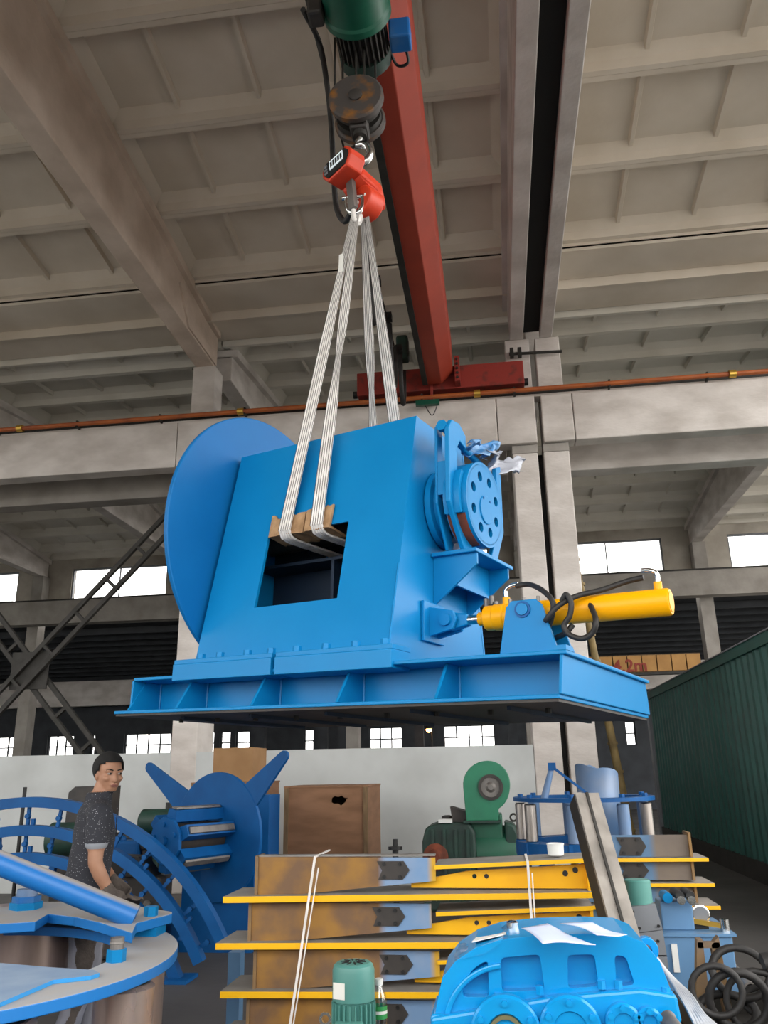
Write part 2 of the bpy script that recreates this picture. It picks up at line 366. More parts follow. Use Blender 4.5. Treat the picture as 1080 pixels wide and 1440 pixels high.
# --- valley gutters over the middle column line
for (x0, x1) in ((-21, .86), (.97, 6.7)):
    g = MB()
    for (ya, yb, z) in ((10.80, 11.56, 9.06), (11.62, 12.32, 8.95)):
        g.box(x0, x1, 10.6, 12.5, 9.5, 9.6); g.box(x0, x1, 10.76, 10.8, 9.1, 9.6); g.box(x0, x1, 12.36, 12.4, 8.9, 9.6)
        g.prism([(x0, ya-.12, z+.3), (x0, ya, z), (x0, yb, z), (x0, yb+.05, z+.3), (x0, yb, z+.32), (x0, yb-.06, z+.08), (x0, ya+.06, z+.08), (x0, ya-.06, z+.32)], (x1-x0, 0, 0))
    g.box(x0, x1, 11.57, 11.61, 8.9, 9.2); g.box(x0, x1, 10.748, 10.92, 9.11, 9.5)
    struct('gutter', g, 'roof_conc', parent=ceiling)
struct('gap_shade_fill', MB().box(.775, 1.035, -1.95, 12.0, 8.42, 9.5), 'black_gap', parent=ceiling)  # black fill stands in for the deep shade in the joint
# --- roof beams
def roof_beam(x0, x1, f0, f1, Y0, Y1, zt, yr, zbot=8.3, mt='beam_conc', label='', knee=True, ys=None):
    t = thing('roof_beam', label, 'beam', ((x0+x1)/2, (Y0+Y1)/2, zbot), kind='structure')
    ys = [Y0, yr, Y1]
    web = [(x0, Y0, zbot), (x0, Y1, zbot)]+[(x0, y, zt(y)-.13) for y in reversed(ys)]
    build('web', MB().prism(web, (x1-x0, 0, 0)), mt, t, bevel=.012)
    fl = [(f0, y, zt(y)-.16) for y in ys]+[(f0, y, zt(y)-.01) for y in reversed(ys)]
    build('top_flange', MB().prism(fl, (f1-f0, 0, 0)), mt, t)
    if knee:   # thicker end block over the column
        e = Y1 if abs(Y1-12) < 1 else Y0; s = -1 if e == Y1 else 1
        build('end_block', MB().prism([(x0-.03, e, zbot+.02), (x0-.03, e+s*1.3, zbot+.02), (x0-.03, e+s*1.75, zt(e)-.16), (x0-.03, e, zt(e)-.16)], (x1-x0+.06, 0, 0)), mt, t)
    return t
roof_beam(-4.815, -4.51, -4.92, -4.43, -1.95, 12.06, zn, RIDGE, label='heavy brown concrete roof beam with cracks, resting on the column beside the blue disc')
roof_beam(.55, .77, .47, .8, -1.95, 12.02, zn, RIDGE, label='pale concrete roof beam on the near side of the black expansion joint', knee=False, mt='concrete')
roof_beam(1.04, 1.24, 1.0, 1.3, -1.95, 12.02, zn, RIDGE, label='pale concrete roof beam across the black joint from the crane girder', knee=False, mt='concrete')
roof_beam(-10.4, -10.1, -10.5, -10.0, -1.95, 12.06, zn, RIDGE, label='concrete roof beam in the unlit bay beyond the cracked brown beam', knee=False)
for i, xc in enumerate((-15.57, -10.05, -4.51, .99, 6.51)):
    roof_beam(xc-.15, xc+.15, xc-.25, xc+.25, 12.5, 25.9, zf, FR, zbot=8.25, knee=False, mt='concrete',
              label=('stained concrete beam of the far bay ending %s' % ('beyond the crossed steel bracing', 'behind the upper lattice brace', 'behind the big blue disc', 'behind the paired columns', 'over the pier behind the yellow cylinder')[i]))
# --- middle column line
def column(x0, x1, label, y0=12.0, top=8.3):
    t = thing('column', label, 'column', ((x0+x1)/2, y0+.2, 0), kind='structure'); k = .979
    build('lower_shaft', MB().box(x0*k, x1*k, 11.78, 12.5, 0, 6.2), 'concrete', t, bevel=.015)
    build('bearing_cap', MB().box(x0*k-.005, x1*k+.005, 11.775, 12.5, 6.2, 6.335), 'concrete_dark', t, bevel=.01)
    build('upper_shaft', MB().box(x0, x1, y0, 12.4, 6.335, top), 'concrete', t, bevel=.015)
column(-4.88, -4.48, 'concrete column standing behind the large blue disc')
column(.47, .86, 'concrete column of the joint pair, the one beside the hung blue machine')
column(.955, 1.345, 'concrete column of the joint pair, the one beside the leaning bamboo pole')
column(-10.4, -10.0, 'concrete column at the end of the crossed lattice bracing')
column(6.4, 6.8, 'concrete column standing behind the green corrugated container')
for (x0, x1, lb) in ((-10.3, -4.97, 'whitewashed concrete crane runway beam above the lattice bracing'), (-4.96, .25, 'whitewashed concrete crane runway beam behind the sling legs'),
                     (.26, .85, 'short end block of the crane runway beam below the red end carriage'), (.95, 1.42, 'short end block of the crane runway beam under the rusty rod'),
                     (1.43, 6.9, 'whitewashed concrete crane runway beam above the bright far window'), (6.91, 12.2, 'whitewashed concrete crane runway beam past the green container')):
    struct('crane_runway_beam', MB().box(x0, x1, 11.7, 11.99, 6.34, 7.13), 'concrete', lb, 'beam', bevel=.015)
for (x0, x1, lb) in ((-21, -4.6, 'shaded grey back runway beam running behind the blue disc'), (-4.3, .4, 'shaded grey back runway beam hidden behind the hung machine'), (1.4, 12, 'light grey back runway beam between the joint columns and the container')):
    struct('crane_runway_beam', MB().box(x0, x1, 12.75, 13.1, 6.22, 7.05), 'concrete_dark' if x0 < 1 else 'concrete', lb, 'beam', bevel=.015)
t = thing('crane_rail', 'dark steel rail with white packing along the top of the runway beam', 'rail', (0, 11.85, 7.13))
build('packing', MB().box(-10.3, 12.2, 11.74, 11.98, 7.13, 7.17), 'concrete', t)
build('rail_head', MB().box(-10.3, 12.2, 11.82, 11.9, 7.17, 7.26), 'dark_steel', t)
# orange conductor conduit with clamps
A, Bq = at_y(0, 604, 11.62), at_y(1080, 523, 11.62); zc = (A.z+Bq.z)/2
t = thing('busbar_conduit', 'long orange conductor conduit clamped along the crane runway beam', 'conduit', (0, 11.62, zc))
build('pipe', MB().cyl((-10.3, 11.62, zc), (12.2, 11.62, zc), .038, n=12), 'orange_pipe', t, smooth=40)
for k in range(15):
    x = -9.6+1.45*k
    build('bracket', MB().box(x-.015, x+.015, 11.6, 11.72, zc-.06, zc+.06), 'dark_steel', t)
for px in (32, 338, 671, 1036):
    x = at_y(px, 570, 11.62).x
    build('clamp', MB().ring((x-.04, 11.62, zc), (1, 0, 0), .036, .06, .1, n=12), 'brass', t)
# low partition wall and joint filler
low = MB().box(-21, .455, 11.79, 11.98, 0, 1.885)
struct('wall_partition', low, 'plaster', 'low whitewashed partition wall behind the stored machinery', 'wall')
struct('trim_1', MB().box(.862, .93, 12.15, 12.3, 0, 6.3), 'dark_steel', 'dark sheet closing the gap between the joint columns', 'trim')
# --- unseen front and end walls, added to cut and shape the sky light
struct('wall_front_lightblock', MB().box(-22, 6.7, -2.3, -2.0, 6.3, 9.6), 'plaster', 'unseen plain wall added above the open front to cut sky light', 'wall')
struct('wall_front_low_lightblock', MB().box(-22, 5, -2.3, -2.0, 0, 2.0), 'plaster', 'unseen low whitewashed wall added across the open front to dim the floor', 'wall')
struct('wall_left_lightblock', MB().box(-22.3, -22, -2.3, 34.3, 0, 9.6), 'plaster', 'unseen whitewashed end wall added to darken this side of the hall', 'wall')
# --- far wall with upper windows
wl = MB(); YB0, YB1 = 25.95, 26.25; zs0, zs1 = 7.2, 9.6; w0, w1 = 7.36, 8.55
cols = [-21.06+5.52*k for k in range(7)]           # piers
wins = [(c+1.0, c+4.5) for c in cols[:-1]]
wl.box(-22, 13, YB0, YB1, w1, zs1); wl.box(-22, 13, YB0, YB1, zs0, w0)
edges = [-22]+[e for w in wins for e in w]+[13]
for k in range(0, len(edges), 2): wl.box(edges[k], edges[k+1], YB0, YB1, w0, w1)
struct('wall_far', wl, 'plaster_stain', 'stained plaster upper wall with wide bright windows in the far bay', 'wall')
wn = [0]
def window(x0, x1, z0, z1, y, nx, nz, label, fr=.05, mt='grey_paint', bar=.035):
    wn[0] += 1
    t = thing('window_%d' % wn[0], label, 'window', ((x0+x1)/2, y, z0), kind='structure')
    m = MB(); m.box(x0, x1, y, y+.1, z0, z0+fr); m.box(x0, x1, y, y+.1, z1-fr, z1); m.box(x0, x0+fr, y, y+.1, z0+fr, z1-fr); m.box(x1-fr, x1, y, y+.1, z0+fr, z1-fr)
    build('window_frame', m, mt, t)
    for k in range(1, nx): x = x0+(x1-x0)*k/nx; build('mullion', MB().box(x-bar/2, x+bar/2, y+.02, y+.08, z0+fr, z1-fr), mt, t)
    for k in range(1, nz): z = z0+(z1-z0)*k/nz; build('glazing_bar', MB().box(x0+fr, x1-fr, y+.025, y+.075, z-bar/2, z+bar/2), mt, t)
    for i in range(nx):
        for j in range(nz):
            xa, xb = x0+(x1-x0)*i/nx, x0+(x1-x0)*(i+1)/nx; za, zb = z0+(z1-z0)*j/nz, z0+(z1-z0)*(j+1)/nz
            build('pane', MB().box(xa+.01, xb-.01, y+.045, y+.055, za+.01, zb-.01), 'glass', t)
    return t
ulab = ['bright upper far window beyond the crossing of the lattice bracing', 'bright upper far window crossed by the lattice brace', 'bright upper far window hidden behind the blue disc', 'bright upper far window hidden behind the slings',
        'bright two-pane upper window between the joint columns and the stained pier', 'bright upper far window above the green container']
for i, (x0, x1) in enumerate(wins): window(x0, x1, w0, w1, 26.0, 2, 1, ulab[i])
for i, c in enumerate(cols):
    struct('pier', MB().box(c-.2, c+.2, 25.5, 25.95, 0, 8.25), 'concrete_dark', ['far pier beyond the lattice bracing', 'dark far pier behind the crossing of the lattice bracing', 'far pier behind the lattice brace top', 'far pier behind the blue disc', 'far pier behind the joint columns', 'grey far pier rising behind the yellow hydraulic cylinder', 'far pier behind the green container'][i], 'column', bevel=.01)
struct('trim_2', MB().box(-22, 13, 25.0, 25.45, 6.45, 7.22), 'concrete_dark', 'grey crane beam under the far upper windows', 'beam')
struct('trim_3', MB().box(-22, 13, 24.98, 25.5, 7.22, 7.27), 'dark_steel', 'dark rail along the far crane beam', 'rail')
# --- low dark annex beyond the far piers
an = MB()
an.prism([(-24, 26.3, 6.6), (-24, 34.4, 5.9), (-24, 34.4, 6.0), (-24, 26.3, 6.7)], (40, 0, 0))
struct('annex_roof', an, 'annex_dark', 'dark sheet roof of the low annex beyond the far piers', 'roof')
t = thing('annex_purlins', 'row of dark purlins under the annex roof', 'purlins', (0, 30, 6), kind='structure')
for k in range(9):
    y = 26.8+.85*k; build('purlin', MB().box(-24, 16, y-.05, y+.05, 6.35-.0865*(y-26.8)-.02, 6.55-.0865*(y-26.8)), 'annex_dark', t)
struct('trim_4', MB().box(-24, 16, 33.3, 33.7, 4.45, 5.5), 'concrete', 'grey concrete band beam above the small panes', 'beam')
wa = MB(); Z0, Z1 = 2.35, 3.3
low_w = []
for (pa, pb) in ((-60, 24), (66, 103), (127, 133), (174, 240), (292, 301), (309, 324), (331, 351), (427, 441), (519, 566), (624, 697), (755, 764), (881, 896)):
    low_w.append((at_y(pa, 1045, 34.0).x, at_y(pb, 1045, 34.0).x))
wa.box(-24, 16, 34.0, 34.3, Z1, 6.0); wa.box(-24, 16, 34.0, 34.3, 0, Z0)
edges = [-24]+[e for w in low_w for e in w]+[16]
for k in range(0, len(edges), 2): wa.box(edges[k], edges[k+1], 34.0, 34.3, Z0, Z1)
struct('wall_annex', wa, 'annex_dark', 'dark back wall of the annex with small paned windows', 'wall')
llab = ['low paned annex window beside the dark far pier', 'low paned annex window under the lattice bracing', 'narrow slit of annex window beside the bracing foot', 'low paned annex window above the worker and beside the column',
        'slim annex window beside the white column stub', 'slim annex window over the cardboard carton', 'slim annex window between the carton and the upraised arm', 'small broken annex window above the upraised blue arm',
        'low paned annex window above the wooden crate', 'low paned annex window above the green blower', 'slit of annex window between the joint columns', 'narrow annex window beside the bamboo pole']
for i, (x0, x1) in enumerate(low_w):
    window(x0, x1, Z0, Z1, 34.1, max(1, round((x1-x0)/.48)), 2, llab[i], fr=.05, mt='annex_dark', bar=.05)
# annex clutter: dark posts in front of the windows
for k, px in enumerate((285, 367, 455, 482, 590, 722)):
    p = at_y(px, 1045, 31.0)
    struct('annex_post', MB().box(p.x-.16, p.x+.16, 30.9, 31.2, 0, 6.1), 'annex_dark', ['dark annex post beside the white column stub', 'dark annex post next to the carton', 'dark annex post behind the upraised blue arm', 'dark annex post near the crate', 'dark annex post beside the window over the blower', 'dark annex post behind the joint columns'][k], 'post')
# steel lattice cross bracing in the left bay
def lattice(pa, pb, Y, label):
    a, b = at_y(pa[0], pa[1], Y), at_y(pb[0], pb[1], Y); d = (b-a).normalized(); n = Vector((-d.z, 0, d.x))
    t = thing('lattice_brace', label, 'brace', a, group=None, kind='structure')
    for s in (-1, 1): build('chord', MB().bar(a+n*s*.13, b+n*s*.13, .07, .07, (0, 1, 0)), 'dark_steel', t)
    L = (b-a).length; k = 0
    while .35+k*.72 < L: p = a+d*(.35+k*.72); build('batten', MB().bar(p-n*.13, p+n*.13, .05, .06, (0, 1, 0)), 'dark_steel', t); k += 1
    return t
lattice((262, 708), (-60, 1050), 12.3, 'dark steel lattice brace rising to the column behind the blue disc')
lattice((-60, 805), (140, 1075), 12.42, 'dark steel lattice brace falling towards the low white wall')
c = at_y(42, 943, 12.36)
struct('gusset_plate', MB().box(c.x-.32, c.x+.32, 12.34, 12.37, c.z-.3, c.z+.3), 'dark_steel', 'dark gusset plate where the two lattice braces cross', 'plate')
# thin rusty rod clamped across the joint columns
a, b = at_y(716, 498, 11.9), at_y(790, 494, 11.9)
t = thing('clamp_rod', 'rusty threaded rod clamped across the tops of the joint columns', 'rod', a)
build('rod', MB().cyl(a, b, .025, n=8), 'dark_steel', t, smooth=40)
for f in (.05, .2): q = a+(b-a)*f; build('nut', MB().box(q.x-.03, q.x+.03, q.y-.05, q.y+.05, q.z-.06, q.z+.09), 'dark_steel', t)
# leaning bamboo pole behind the joint columns
a, b = at_y(816, 760, 13.3), at_z(893, 1140, 0) * 1; a = at_y(816, 770, 13.4); b = at_y(886, 1110, 13.4); b = a+(b-a)*((a.z-.02)/(a.z-b.z))
a.x -= .12; b.x -= .12
t = thing('bamboo_pole', 'tall tan bamboo pole leaning behind the joint columns', 'pole', b)
build('stem', MB().cyl(b, a, .07, .05, n=10), 'bamboo', t, smooth=40)
for k in range(12): q = b+(a-b)*((k+.5)/12); d = (a-b).normalized(); build('node', MB().cyl(q-d*.02, q+d*.02, .08, n=10), 'bamboo', t)
# tan fascia with the clearance height
a, b = at_y(820, 925, 21), at_y(985, 922, 21); zz1, zz0 = a.z+.03, a.z-.42
t = thing('loft_fascia', 'tan boarded loft front marked 4.2m behind the yellow cylinder', 'loft', ((a.x+b.x)/2, 21, 0))
n = 8
for k in range(n):
    xa = a.x+(b.x-a.x)*k/n; xb = a.x+(b.x-a.x)*(k+1)/n; build('board', MB().box(xa+.015, xb-.015, 20.98, 21.03, zz0+.03, zz1-.03), 'fascia', t)
build('rail', MB().box(a.x, b.x, 21.03, 21.1, zz0, zz1), 'timber', t)
build('lip', MB().box(a.x, b.x, 20.9, 21.1, zz0-.06, zz0), 'dark_steel', t)
for x in (a.x+.1, b.x-.1): build('post', MB().box(x-.06, x+.06, 21.1, 21.22, 0, zz1), 'dark_steel', t)
def text_on(txt, loc, size, rot, material, name='lettering', parent=None, ext=.003):
    cu = bpy.data.curves.new(name, 'FONT'); cu.body = txt; cu.size = size; cu.extrude = ext; cu.offset = size*.02; cu.align_x = 'CENTER'; cu.align_y = 'CENTER'
    ob = bpy.data.objects.new(name, cu); COL.objects.link(ob); ob.rotation_euler = rot; ob.location = loc
    dg = bpy.context.evaluated_depsgraph_get(); me = bpy.data.meshes.new_from_object(ob.evaluated_get(dg)); mw = ob.matrix_basis.copy(); bpy.data.objects.remove(ob)
    me.transform(mw); me.materials.clear(); me.materials.append(MATS[material])
    if parent: me.transform(WM[parent].inverted())
    o = bpy.data.objects.new(name, me); COL.objects.link(o)
    if parent: o.parent = parent; WM[o] = WM[parent]
    return o
p = at_y(886, 937, 20.97)
text_on('4.2m', (p.x, 20.97, p.z), .42, (math.pi/2, 0, 0), 'sign_red', parent=t)
# green corrugated container on the right
t = thing('container', 'tall dark green corrugated steel container beside the joint columns', 'container', (4.7, 15, 0))
X0 = 3.5; prof = []; y = 8.6; y1 = 20.2; P = .30
m = MB(); loop = []
while y < y1-.2:
    loop += [(X0+.0, y), (X0+.0, y+.11), (X0+.05, y+.15), (X0+.05, y+.26)]; y += P
vs = []; 
for (xx, yy) in loop: vs += [(xx, yy, .28), (xx, yy, 3.05)]
m.add(vs, [(2*i, 2*i+2, 2*i+3, 2*i+1) for i in range(len(loop)-1)])
build('corrugated_side', m, 'container', t)
build('corner_post', MB().box(X0-.03, X0+.12, 20.0, 20.25, 0.1, 3.2), 'grey_paint', t)
build('roof_panel', MB().box(X0+.06, 6.0, 8.6, 20.2, 3.0, 3.1), 'container', t)
build('end_panel', MB().box(X0+.1, 6.0, 20.15, 20.2, .28, 3.05), 'container', t)
build('front_panel', MB().box(X0+.1, 6.0, 8.6, 8.65, .28, 3.05), 'container', t)
build('far_side', MB().box(5.95, 6.0, 8.65, 20.15, .28, 3.05), 'container', t)
build('top_rail', MB().box(X0-.03, X0+.07, 8.6, 20.0, 3.05, 3.2), 'container', t)
build('gutter_strip', MB().box(X0-.05, X0+.07, 8.6, 20.0, 3.2, 3.22), 'grey_paint', t)
build('bottom_rail', MB().box(X0-.02, X0+.12, 8.6, 20.0, .0, .28), 'dark_steel', t)
# ================================================================== overhead crane
FEST0 = at_z(530, 397, 7.6)
t = thing('bridge_crane', 'red single-girder overhead travelling crane with end carriage', 'crane', (-.65, 11.5, 7.26))
XL, XR, zb = -.80, -.575, 7.38
gir = [(XL, 0, zb), (XR, 0, zb), (-.39, 0, 7.56), (-.39, 0, 8.12), (-.82, 0, 8.12), (-.82, 0, zb+.06)]
build('girder', MB().prism([(x, -1.6, z) for (x, _, z) in gir], (0, 13.15, 0)), 'red_crane', t, bevel=.01)
build('runway_flange', MB().box(-.87, -.79, -1.6, 11.5, zb-.03, zb-.005), 'dark_steel', t)
build('runway_web', MB().box(-.83, -.80, -1.6, 11.5, zb-.01, zb+.06), 'dark_steel', t)
ec = MB().box(-1.95, .72, 11.66, 11.95, 7.34, 7.74)
build('end_carriage', ec, 'red_rust', t, bevel=.012)
for x in (-1.75, .5):
    build('wheel', MB().cyl((x, 11.8, 7.36), (x, 11.92, 7.36), .11, n=20), 'dark_steel', t, smooth=40)
for x in (-1.98, .73): build('buffer', MB().cyl((x, 11.86, 7.45), (x+(.06 if x > 0 else -.06), 11.86, 7.45), .06, n=12), 'black', t)
build('joint_plate', MB().box(-.36, -.28, 11.45, 11.72, 7.36, 7.8), 'red_rust', t)
for k in range(5): build('bolt', MB().hexbolt((-.32, 11.45, 7.42+.08*k), (0, -1, 0), .022, .02), 'dark_steel', t)
build('drive_motor', MB().box(-1.25, -1.06, 11.2, 11.45, 7.72, 8.12), 'green_dark', t, bevel=.04)
build('cable_wire', MB().box(FEST0.x-.01, FEST0.x+.01, -1.6, 11.6, 7.66, 7.675), 'dark_steel', t)
# festoon cable loops along the girder
FEST = [at_z(*q, 7.6) for q in ((517, 345), (530, 397), (546, 447), (561, 492), (572, 525))]
for k in range(4):
    fa, fb = FEST[k], FEST[k+1]; ya, yb = fa.y, fb.y; x = fa.x; P = []
    for i in range(13):
        f = i/12; P.append((x, ya+.12+(yb-ya-.24)*f, 7.58-.8*math.sin(math.pi*f)**.5*(.85 if k % 2 else 1)))
    build('festoon_cable', MB().tube(P, .04, n=6), 'black_rubber', t, smooth=60)
    build('cable_trolley', MB().box(x-.05, x+.05, ya-.06, ya+.06, 7.56, 7.66), 'black', t)
p = at_y(606, 560, 11.4)
t2 = thing('collector_bracket', 'small green and black current collector hanging under the red end carriage', 'collector', (p.x, 11.55, 7.2))
build('arm', MB().box(p.x-.02, p.x+.02, 11.6, 11.7, 7.1, 7.5), 'red_rust', t2)
build('collector', MB().box(p.x-.25, p.x+.12, 11.5, 11.58, 7.02, 7.1), 'green_hoist', t2)
build('wire', MB().tube(catmull([(p.x-.12, 11.55, 7.05), (p.x, 11.55, 6.85), (p.x+.1, 11.55, 7.05)]), .008, n=5), 'black', t2)
# hoist
HX, HZ = -.72, 6.88
t = thing('electric_hoist', 'green electric wire-rope hoist with finned motor under the red girder', 'hoist', (HX, 4.5, 7.3))
build('drum_body', MB().lathe([(.2, 0), (.235, .02), (.235, .86), (.25, .88), (.25, .93), (.2, .95)], (HX, 3.55, HZ), (0, 1, 0), 32), 'green_hoist', t, smooth=35)
m = MB().cyl((HX, 4.5, HZ), (HX, 4.8, HZ), .165, n=24)
for k in range(28):
    a = 2*math.pi*k/28; e = Vector((math.cos(a), 0, math.sin(a))); m.bar(Vector((HX, 4.5, HZ))+e*.18, Vector((HX, 4.78, HZ))+e*.18, .012, .035, e)
build('finned_motor', m, 'dark_gear', t)
build('fan_cowl', MB().lathe([(.2, 0), (.205, .1), (.16, .15)], (HX, 4.78, HZ), (0, 1, 0), 28), 'green_dark', t, smooth=35)
bp = MB().box(HX+.21, HX+.37, 4.60, 4.76, HZ-.12, HZ+.06); build('terminal_box', bp, 'blue_dusty', t, bevel=.015)
build('box_cable', MB().tube(catmull([(HX+.30, 4.76, HZ+.02), (HX+.33, 4.86, HZ-.1), (HX+.24, 4.9, HZ-.08), (HX+.19, 4.82, HZ)]), .012, n=6), 'black', t, smooth=60)
build('trolley_frame', MB().box(HX-.22, HX+.14, 3.7, 4.3, HZ+.22, 7.32), 'dark_gear', t)
for (dx, dy) in ((-.17, 3.78), (-.17, 4.2), (.09, 3.78), (.09, 4.2)):
    build('trolley_wheel', MB().cyl((HX+dx-.03, dy, 7.33), (HX+dx+.03, dy, 7.33), .07, n=14), 'dark_steel', t, smooth=40)
build('rope_guide', MB().box(-1.06, -.95, 4.28, 4.42, 6.72, 6.95), 'dark_gear', t, bevel=.02)
# block, hook
hx = -.785; BY = 4.66
cz = at_y(500, 135, BY-.12); cz2 = at_y(507, 176, BY+.14)
t = thing('hook_block', 'rusty two-sheave hook block hanging from the hoist ropes', 'hook block', (cz.x, BY, 5.8))
for k, (c, y0, y1, r) in enumerate(((cz, BY-.13, BY-.06, .20), (Vector((cz2.x, 0, cz2.z+.02)), BY+.1, BY+.17, .19))):
    s = build('sheave_cover', MB().lathe([(r-.015, 0), (r, .015), (r, y1-y0-.015), (r-.015, y1-y0)], (c.x, y0, c.z), (0, 1, 0), 36), 'sheave', t, smooth=35)
    build('hub_cap', MB().lathe([(.05, 0), (.05, -.012), (.03, -.018)], (c.x, y0, c.z), (0, 1, 0), 16), 'dark_gear', s, smooth=35)
c = cz
build('sheave', MB().cyl((c.x, BY-.06, c.z), (c.x, BY-.01, c.z), .17, n=28), 'dark_steel', t, smooth=35)
build('sheave', MB().cyl((cz2.x, BY+.05, cz2.z+.02), (cz2.x, BY+.1, cz2.z+.02), .165, n=28), 'dark_steel', t, smooth=35)
build('axle_frame', MB().box(c.x-.06, c.x+.07, BY-.06, BY+.1, c.z-.22, c.z+.05), 'dark_gear', t, bevel=.02)
hk = at_y(506, 212, BY); hp = []
hp = [(c.x+.01, BY, c.z-.2), (c.x+.01, BY, hk.z+.12), (c.x+.0, BY, hk.z+.07)]
for k in range(11):
    a = math.radians(105-(285)*k/10); hp.append((hk.x+.075*math.cos(a), BY, hk.z-.03+.085*math.sin(a)))
build('hook', MB().tube(hp, [.028]*4+[.03]*6+[.028, .024, .02, .012], n=10), 'steel_bright', t, smooth=60)
build('safety_latch', MB().bar((hk.x-.075, BY, hk.z+.02), (hk.x+.03, BY, hk.z+.1), .02, .012), 'dark_steel', t)
nv = build('hook_shank_band', MB().cyl((c.x+.01, BY, c.z-.26), (c.x+.01, BY, c.z-.2), .05, n=14), 'dark_steel', t, smooth=40)
# ropes
t = thing('hoist_ropes', 'thin steel wire ropes between the hoist drum and the hook block', 'rope', (hx, BY, 6.5))
for k, (x, y, ztop, zbt) in enumerate(((c.x-.17, BY-.03, 6.85, c.z), (c.x-.13, BY+.08, 6.85, c.z+.05), (c.x+.05, BY-.03, 6.85, c.z), (c.x+.12, BY+.08, 6.85, c.z), (c.x-.01, BY-.03, 6.75, c.z+.1))):
    build('rope', MB().cyl((x, y, zbt), (x, y, ztop), .009, n=6), 'dark_steel', t, smooth=60)
# loose black cable beside the hook
P = [at_y(442, 0, BY-.2), at_y(449, 60, BY-.15), at_y(462, 120, BY-.1), at_y(468, 180, BY-.1), at_y(470, 240, BY-.1), at_y(473, 290, BY-.08), at_y(484, 311, BY-.04), at_y(493, 298, BY), at_y(497, 278, BY)]
P = [at_y(442, 0, BY+.1), at_y(449, 60, BY+.12), at_y(460, 120, BY+.16), at_y(466, 180, BY+.2), at_y(469, 240, BY+.22), at_y(473, 290, BY+.2), at_y(484, 311, BY+.12), at_y(493, 300, BY+.06), at_y(497, 284, BY+.04)]
P = [Vector((P[0].x, 4.4, 6.9))]+P[1:]
tag(build('hoist_cable', MB().tube(catmull(P), .022, n=8), 'black_rubber', smooth=60), 'thick black cable drooping from the hoist past the hook block', 'cable')
# crane scale
sc = at_y(497, 250, BY); sz = sc.z
Ms = Matrix.Translation(Vector((sc.x, BY, sz))) @ Matrix.Rotation(math.radians(-38), 4, 'Z') @ Matrix.Rotation(math.radians(-6), 4, 'Y')
t = thing('crane_scale', 'orange-red crane scale with digital display hanging from the hook', 'scale', M=Ms)
oct8 = [(-.15, .06), (-.11, .115), (.11, .115), (.15, .06), (.15, .01), (.1, -.06), (-.1, -.06), (-.15, .01)]
build('display_head', MB().prism([(x, -.16, z) for (x, z) in oct8], (0, .14, 0)), 'scale_red', t, local=True, bevel=.012)
s = build('display_panel', MB().prism([(x*.86, -.166, .03+(z-.03)*.8) for (x, z) in oct8], (0, .006, 0)), 'black', t, local=True)
build('screen', MB().box(-.06, .08, -.17, -.165, .01, .085), 'screen', s, local=True)
text_on('888', (0, 0, 0), .05, (0, 0, 0), 'black') if False else None
for k in range(5): build('digit', MB().box(-.05+.026*k, -.032+.026*k, -.1725, -.1695, .025, .07), 'black', s, local=True)
for k in range(3): build('button', MB().box(-.115, -.085, -.17, -.164, .0+.03*k, .02+.03*k), 'grey_paint', s, local=True)
build('body', MB().prism([(-.1, -.03, -.06), (.1, -.03, -.06), (.13, .14, -.16), (.1, .2, -.26), (-.02, .16, -.24), (-.1, .02, -.12)], (0, .0, .1)), 'scale_red', t, local=True, bevel=.02)
build('side_shell', MB().cyl((.02, .02, -.2), (.02, .16, -.2), .11, n=20), 'scale_red', t, local=True, smooth=35, bevel=.01)
build('load_bar', MB().box(-.03, .03, -.05, -.015, -.3, .16), 'steel_grey', t, local=True)
build('load_ring', MB().ring((0, -.03, .15), (1, 0, 0), .025, .05, .02, n=16), 'steel_bright', t, local=True)
# shackle below the scale
ap = at_y(500, 290, BY)
t = thing('shackle', 'bright steel shackle gathering the sling loops under the crane scale', 'shackle', (ap.x, BY, ap.z-.12))
P = [(ap.x+.06*math.cos(a), BY-.02, ap.z+.02+.1*math.sin(a)) for a in [math.radians(20-220*k/12) for k in range(13)]]
build('bow', MB().tube(P, .018, n=8), 'steel_bright', t, smooth=60)
build('pin', MB().cyl((ap.x-.09, BY-.02, ap.z+.06), (ap.x+.09, BY-.02, ap.z+.06), .017, n=10), 'steel_bright', t, smooth=40)
build('nut', MB().hexbolt((ap.x+.07, BY-.02, ap.z+.06), (1, 0, 0), .03, .03), 'steel_bright', t)
# ================================================================== the hung machine
yaw, ra, rb = .4109, -.0255, -.0134
_u = Vector((math.cos(yaw), -math.sin(yaw), 0)); _v = Vector((math.sin(yaw), math.cos(yaw), 0)); _w = Vector((0, 0, 1))
U = _u*math.cos(ra)+_w*math.sin(ra); W2 = _w*math.cos(ra)-_u*math.sin(ra)
V = _v*math.cos(rb)+W2*math.sin(rb); WW = W2*math.cos(rb)-_v*math.sin(rb)
OB = Vector((.2573, 3.49, 1.8446))
MM = Matrix.Translation(OB) @ Matrix((U, V, WW)).transposed().to_4x4(); MI = MM.inverted()
def mray(px, py): o = MI @ CAM; d = (MI.to_3x3() @ ray(px, py)); return o, d
def on_u(px, py, c): o, d = mray(px, py); return o+d*((c-o.x)/d.x)
def on_v(px, py, c): o, d = mray(px, py); return o+d*((c-o.y)/d.y)
def on_w(px, py, c): o, d = mray(px, py); return o+d*((c-o.z)/d.z)
mc = thing('slung_machine', 'large bright blue machine frame with disc and brake wheel hanging from slings', 'machine', M=MM)
def mp(name, mb, mt='blue', parent=None, **k): return build(name, mb, mt, parent or mc, local=True, **k)
HB = .205
mp('bottom_plate', MB().box(-2.693, 0, 0, 1.444, 0, .018), bevel=.004)
mp('top_plate', MB().box(-2.59, .03, .03, 1.41, .187, HB), bevel=.004)
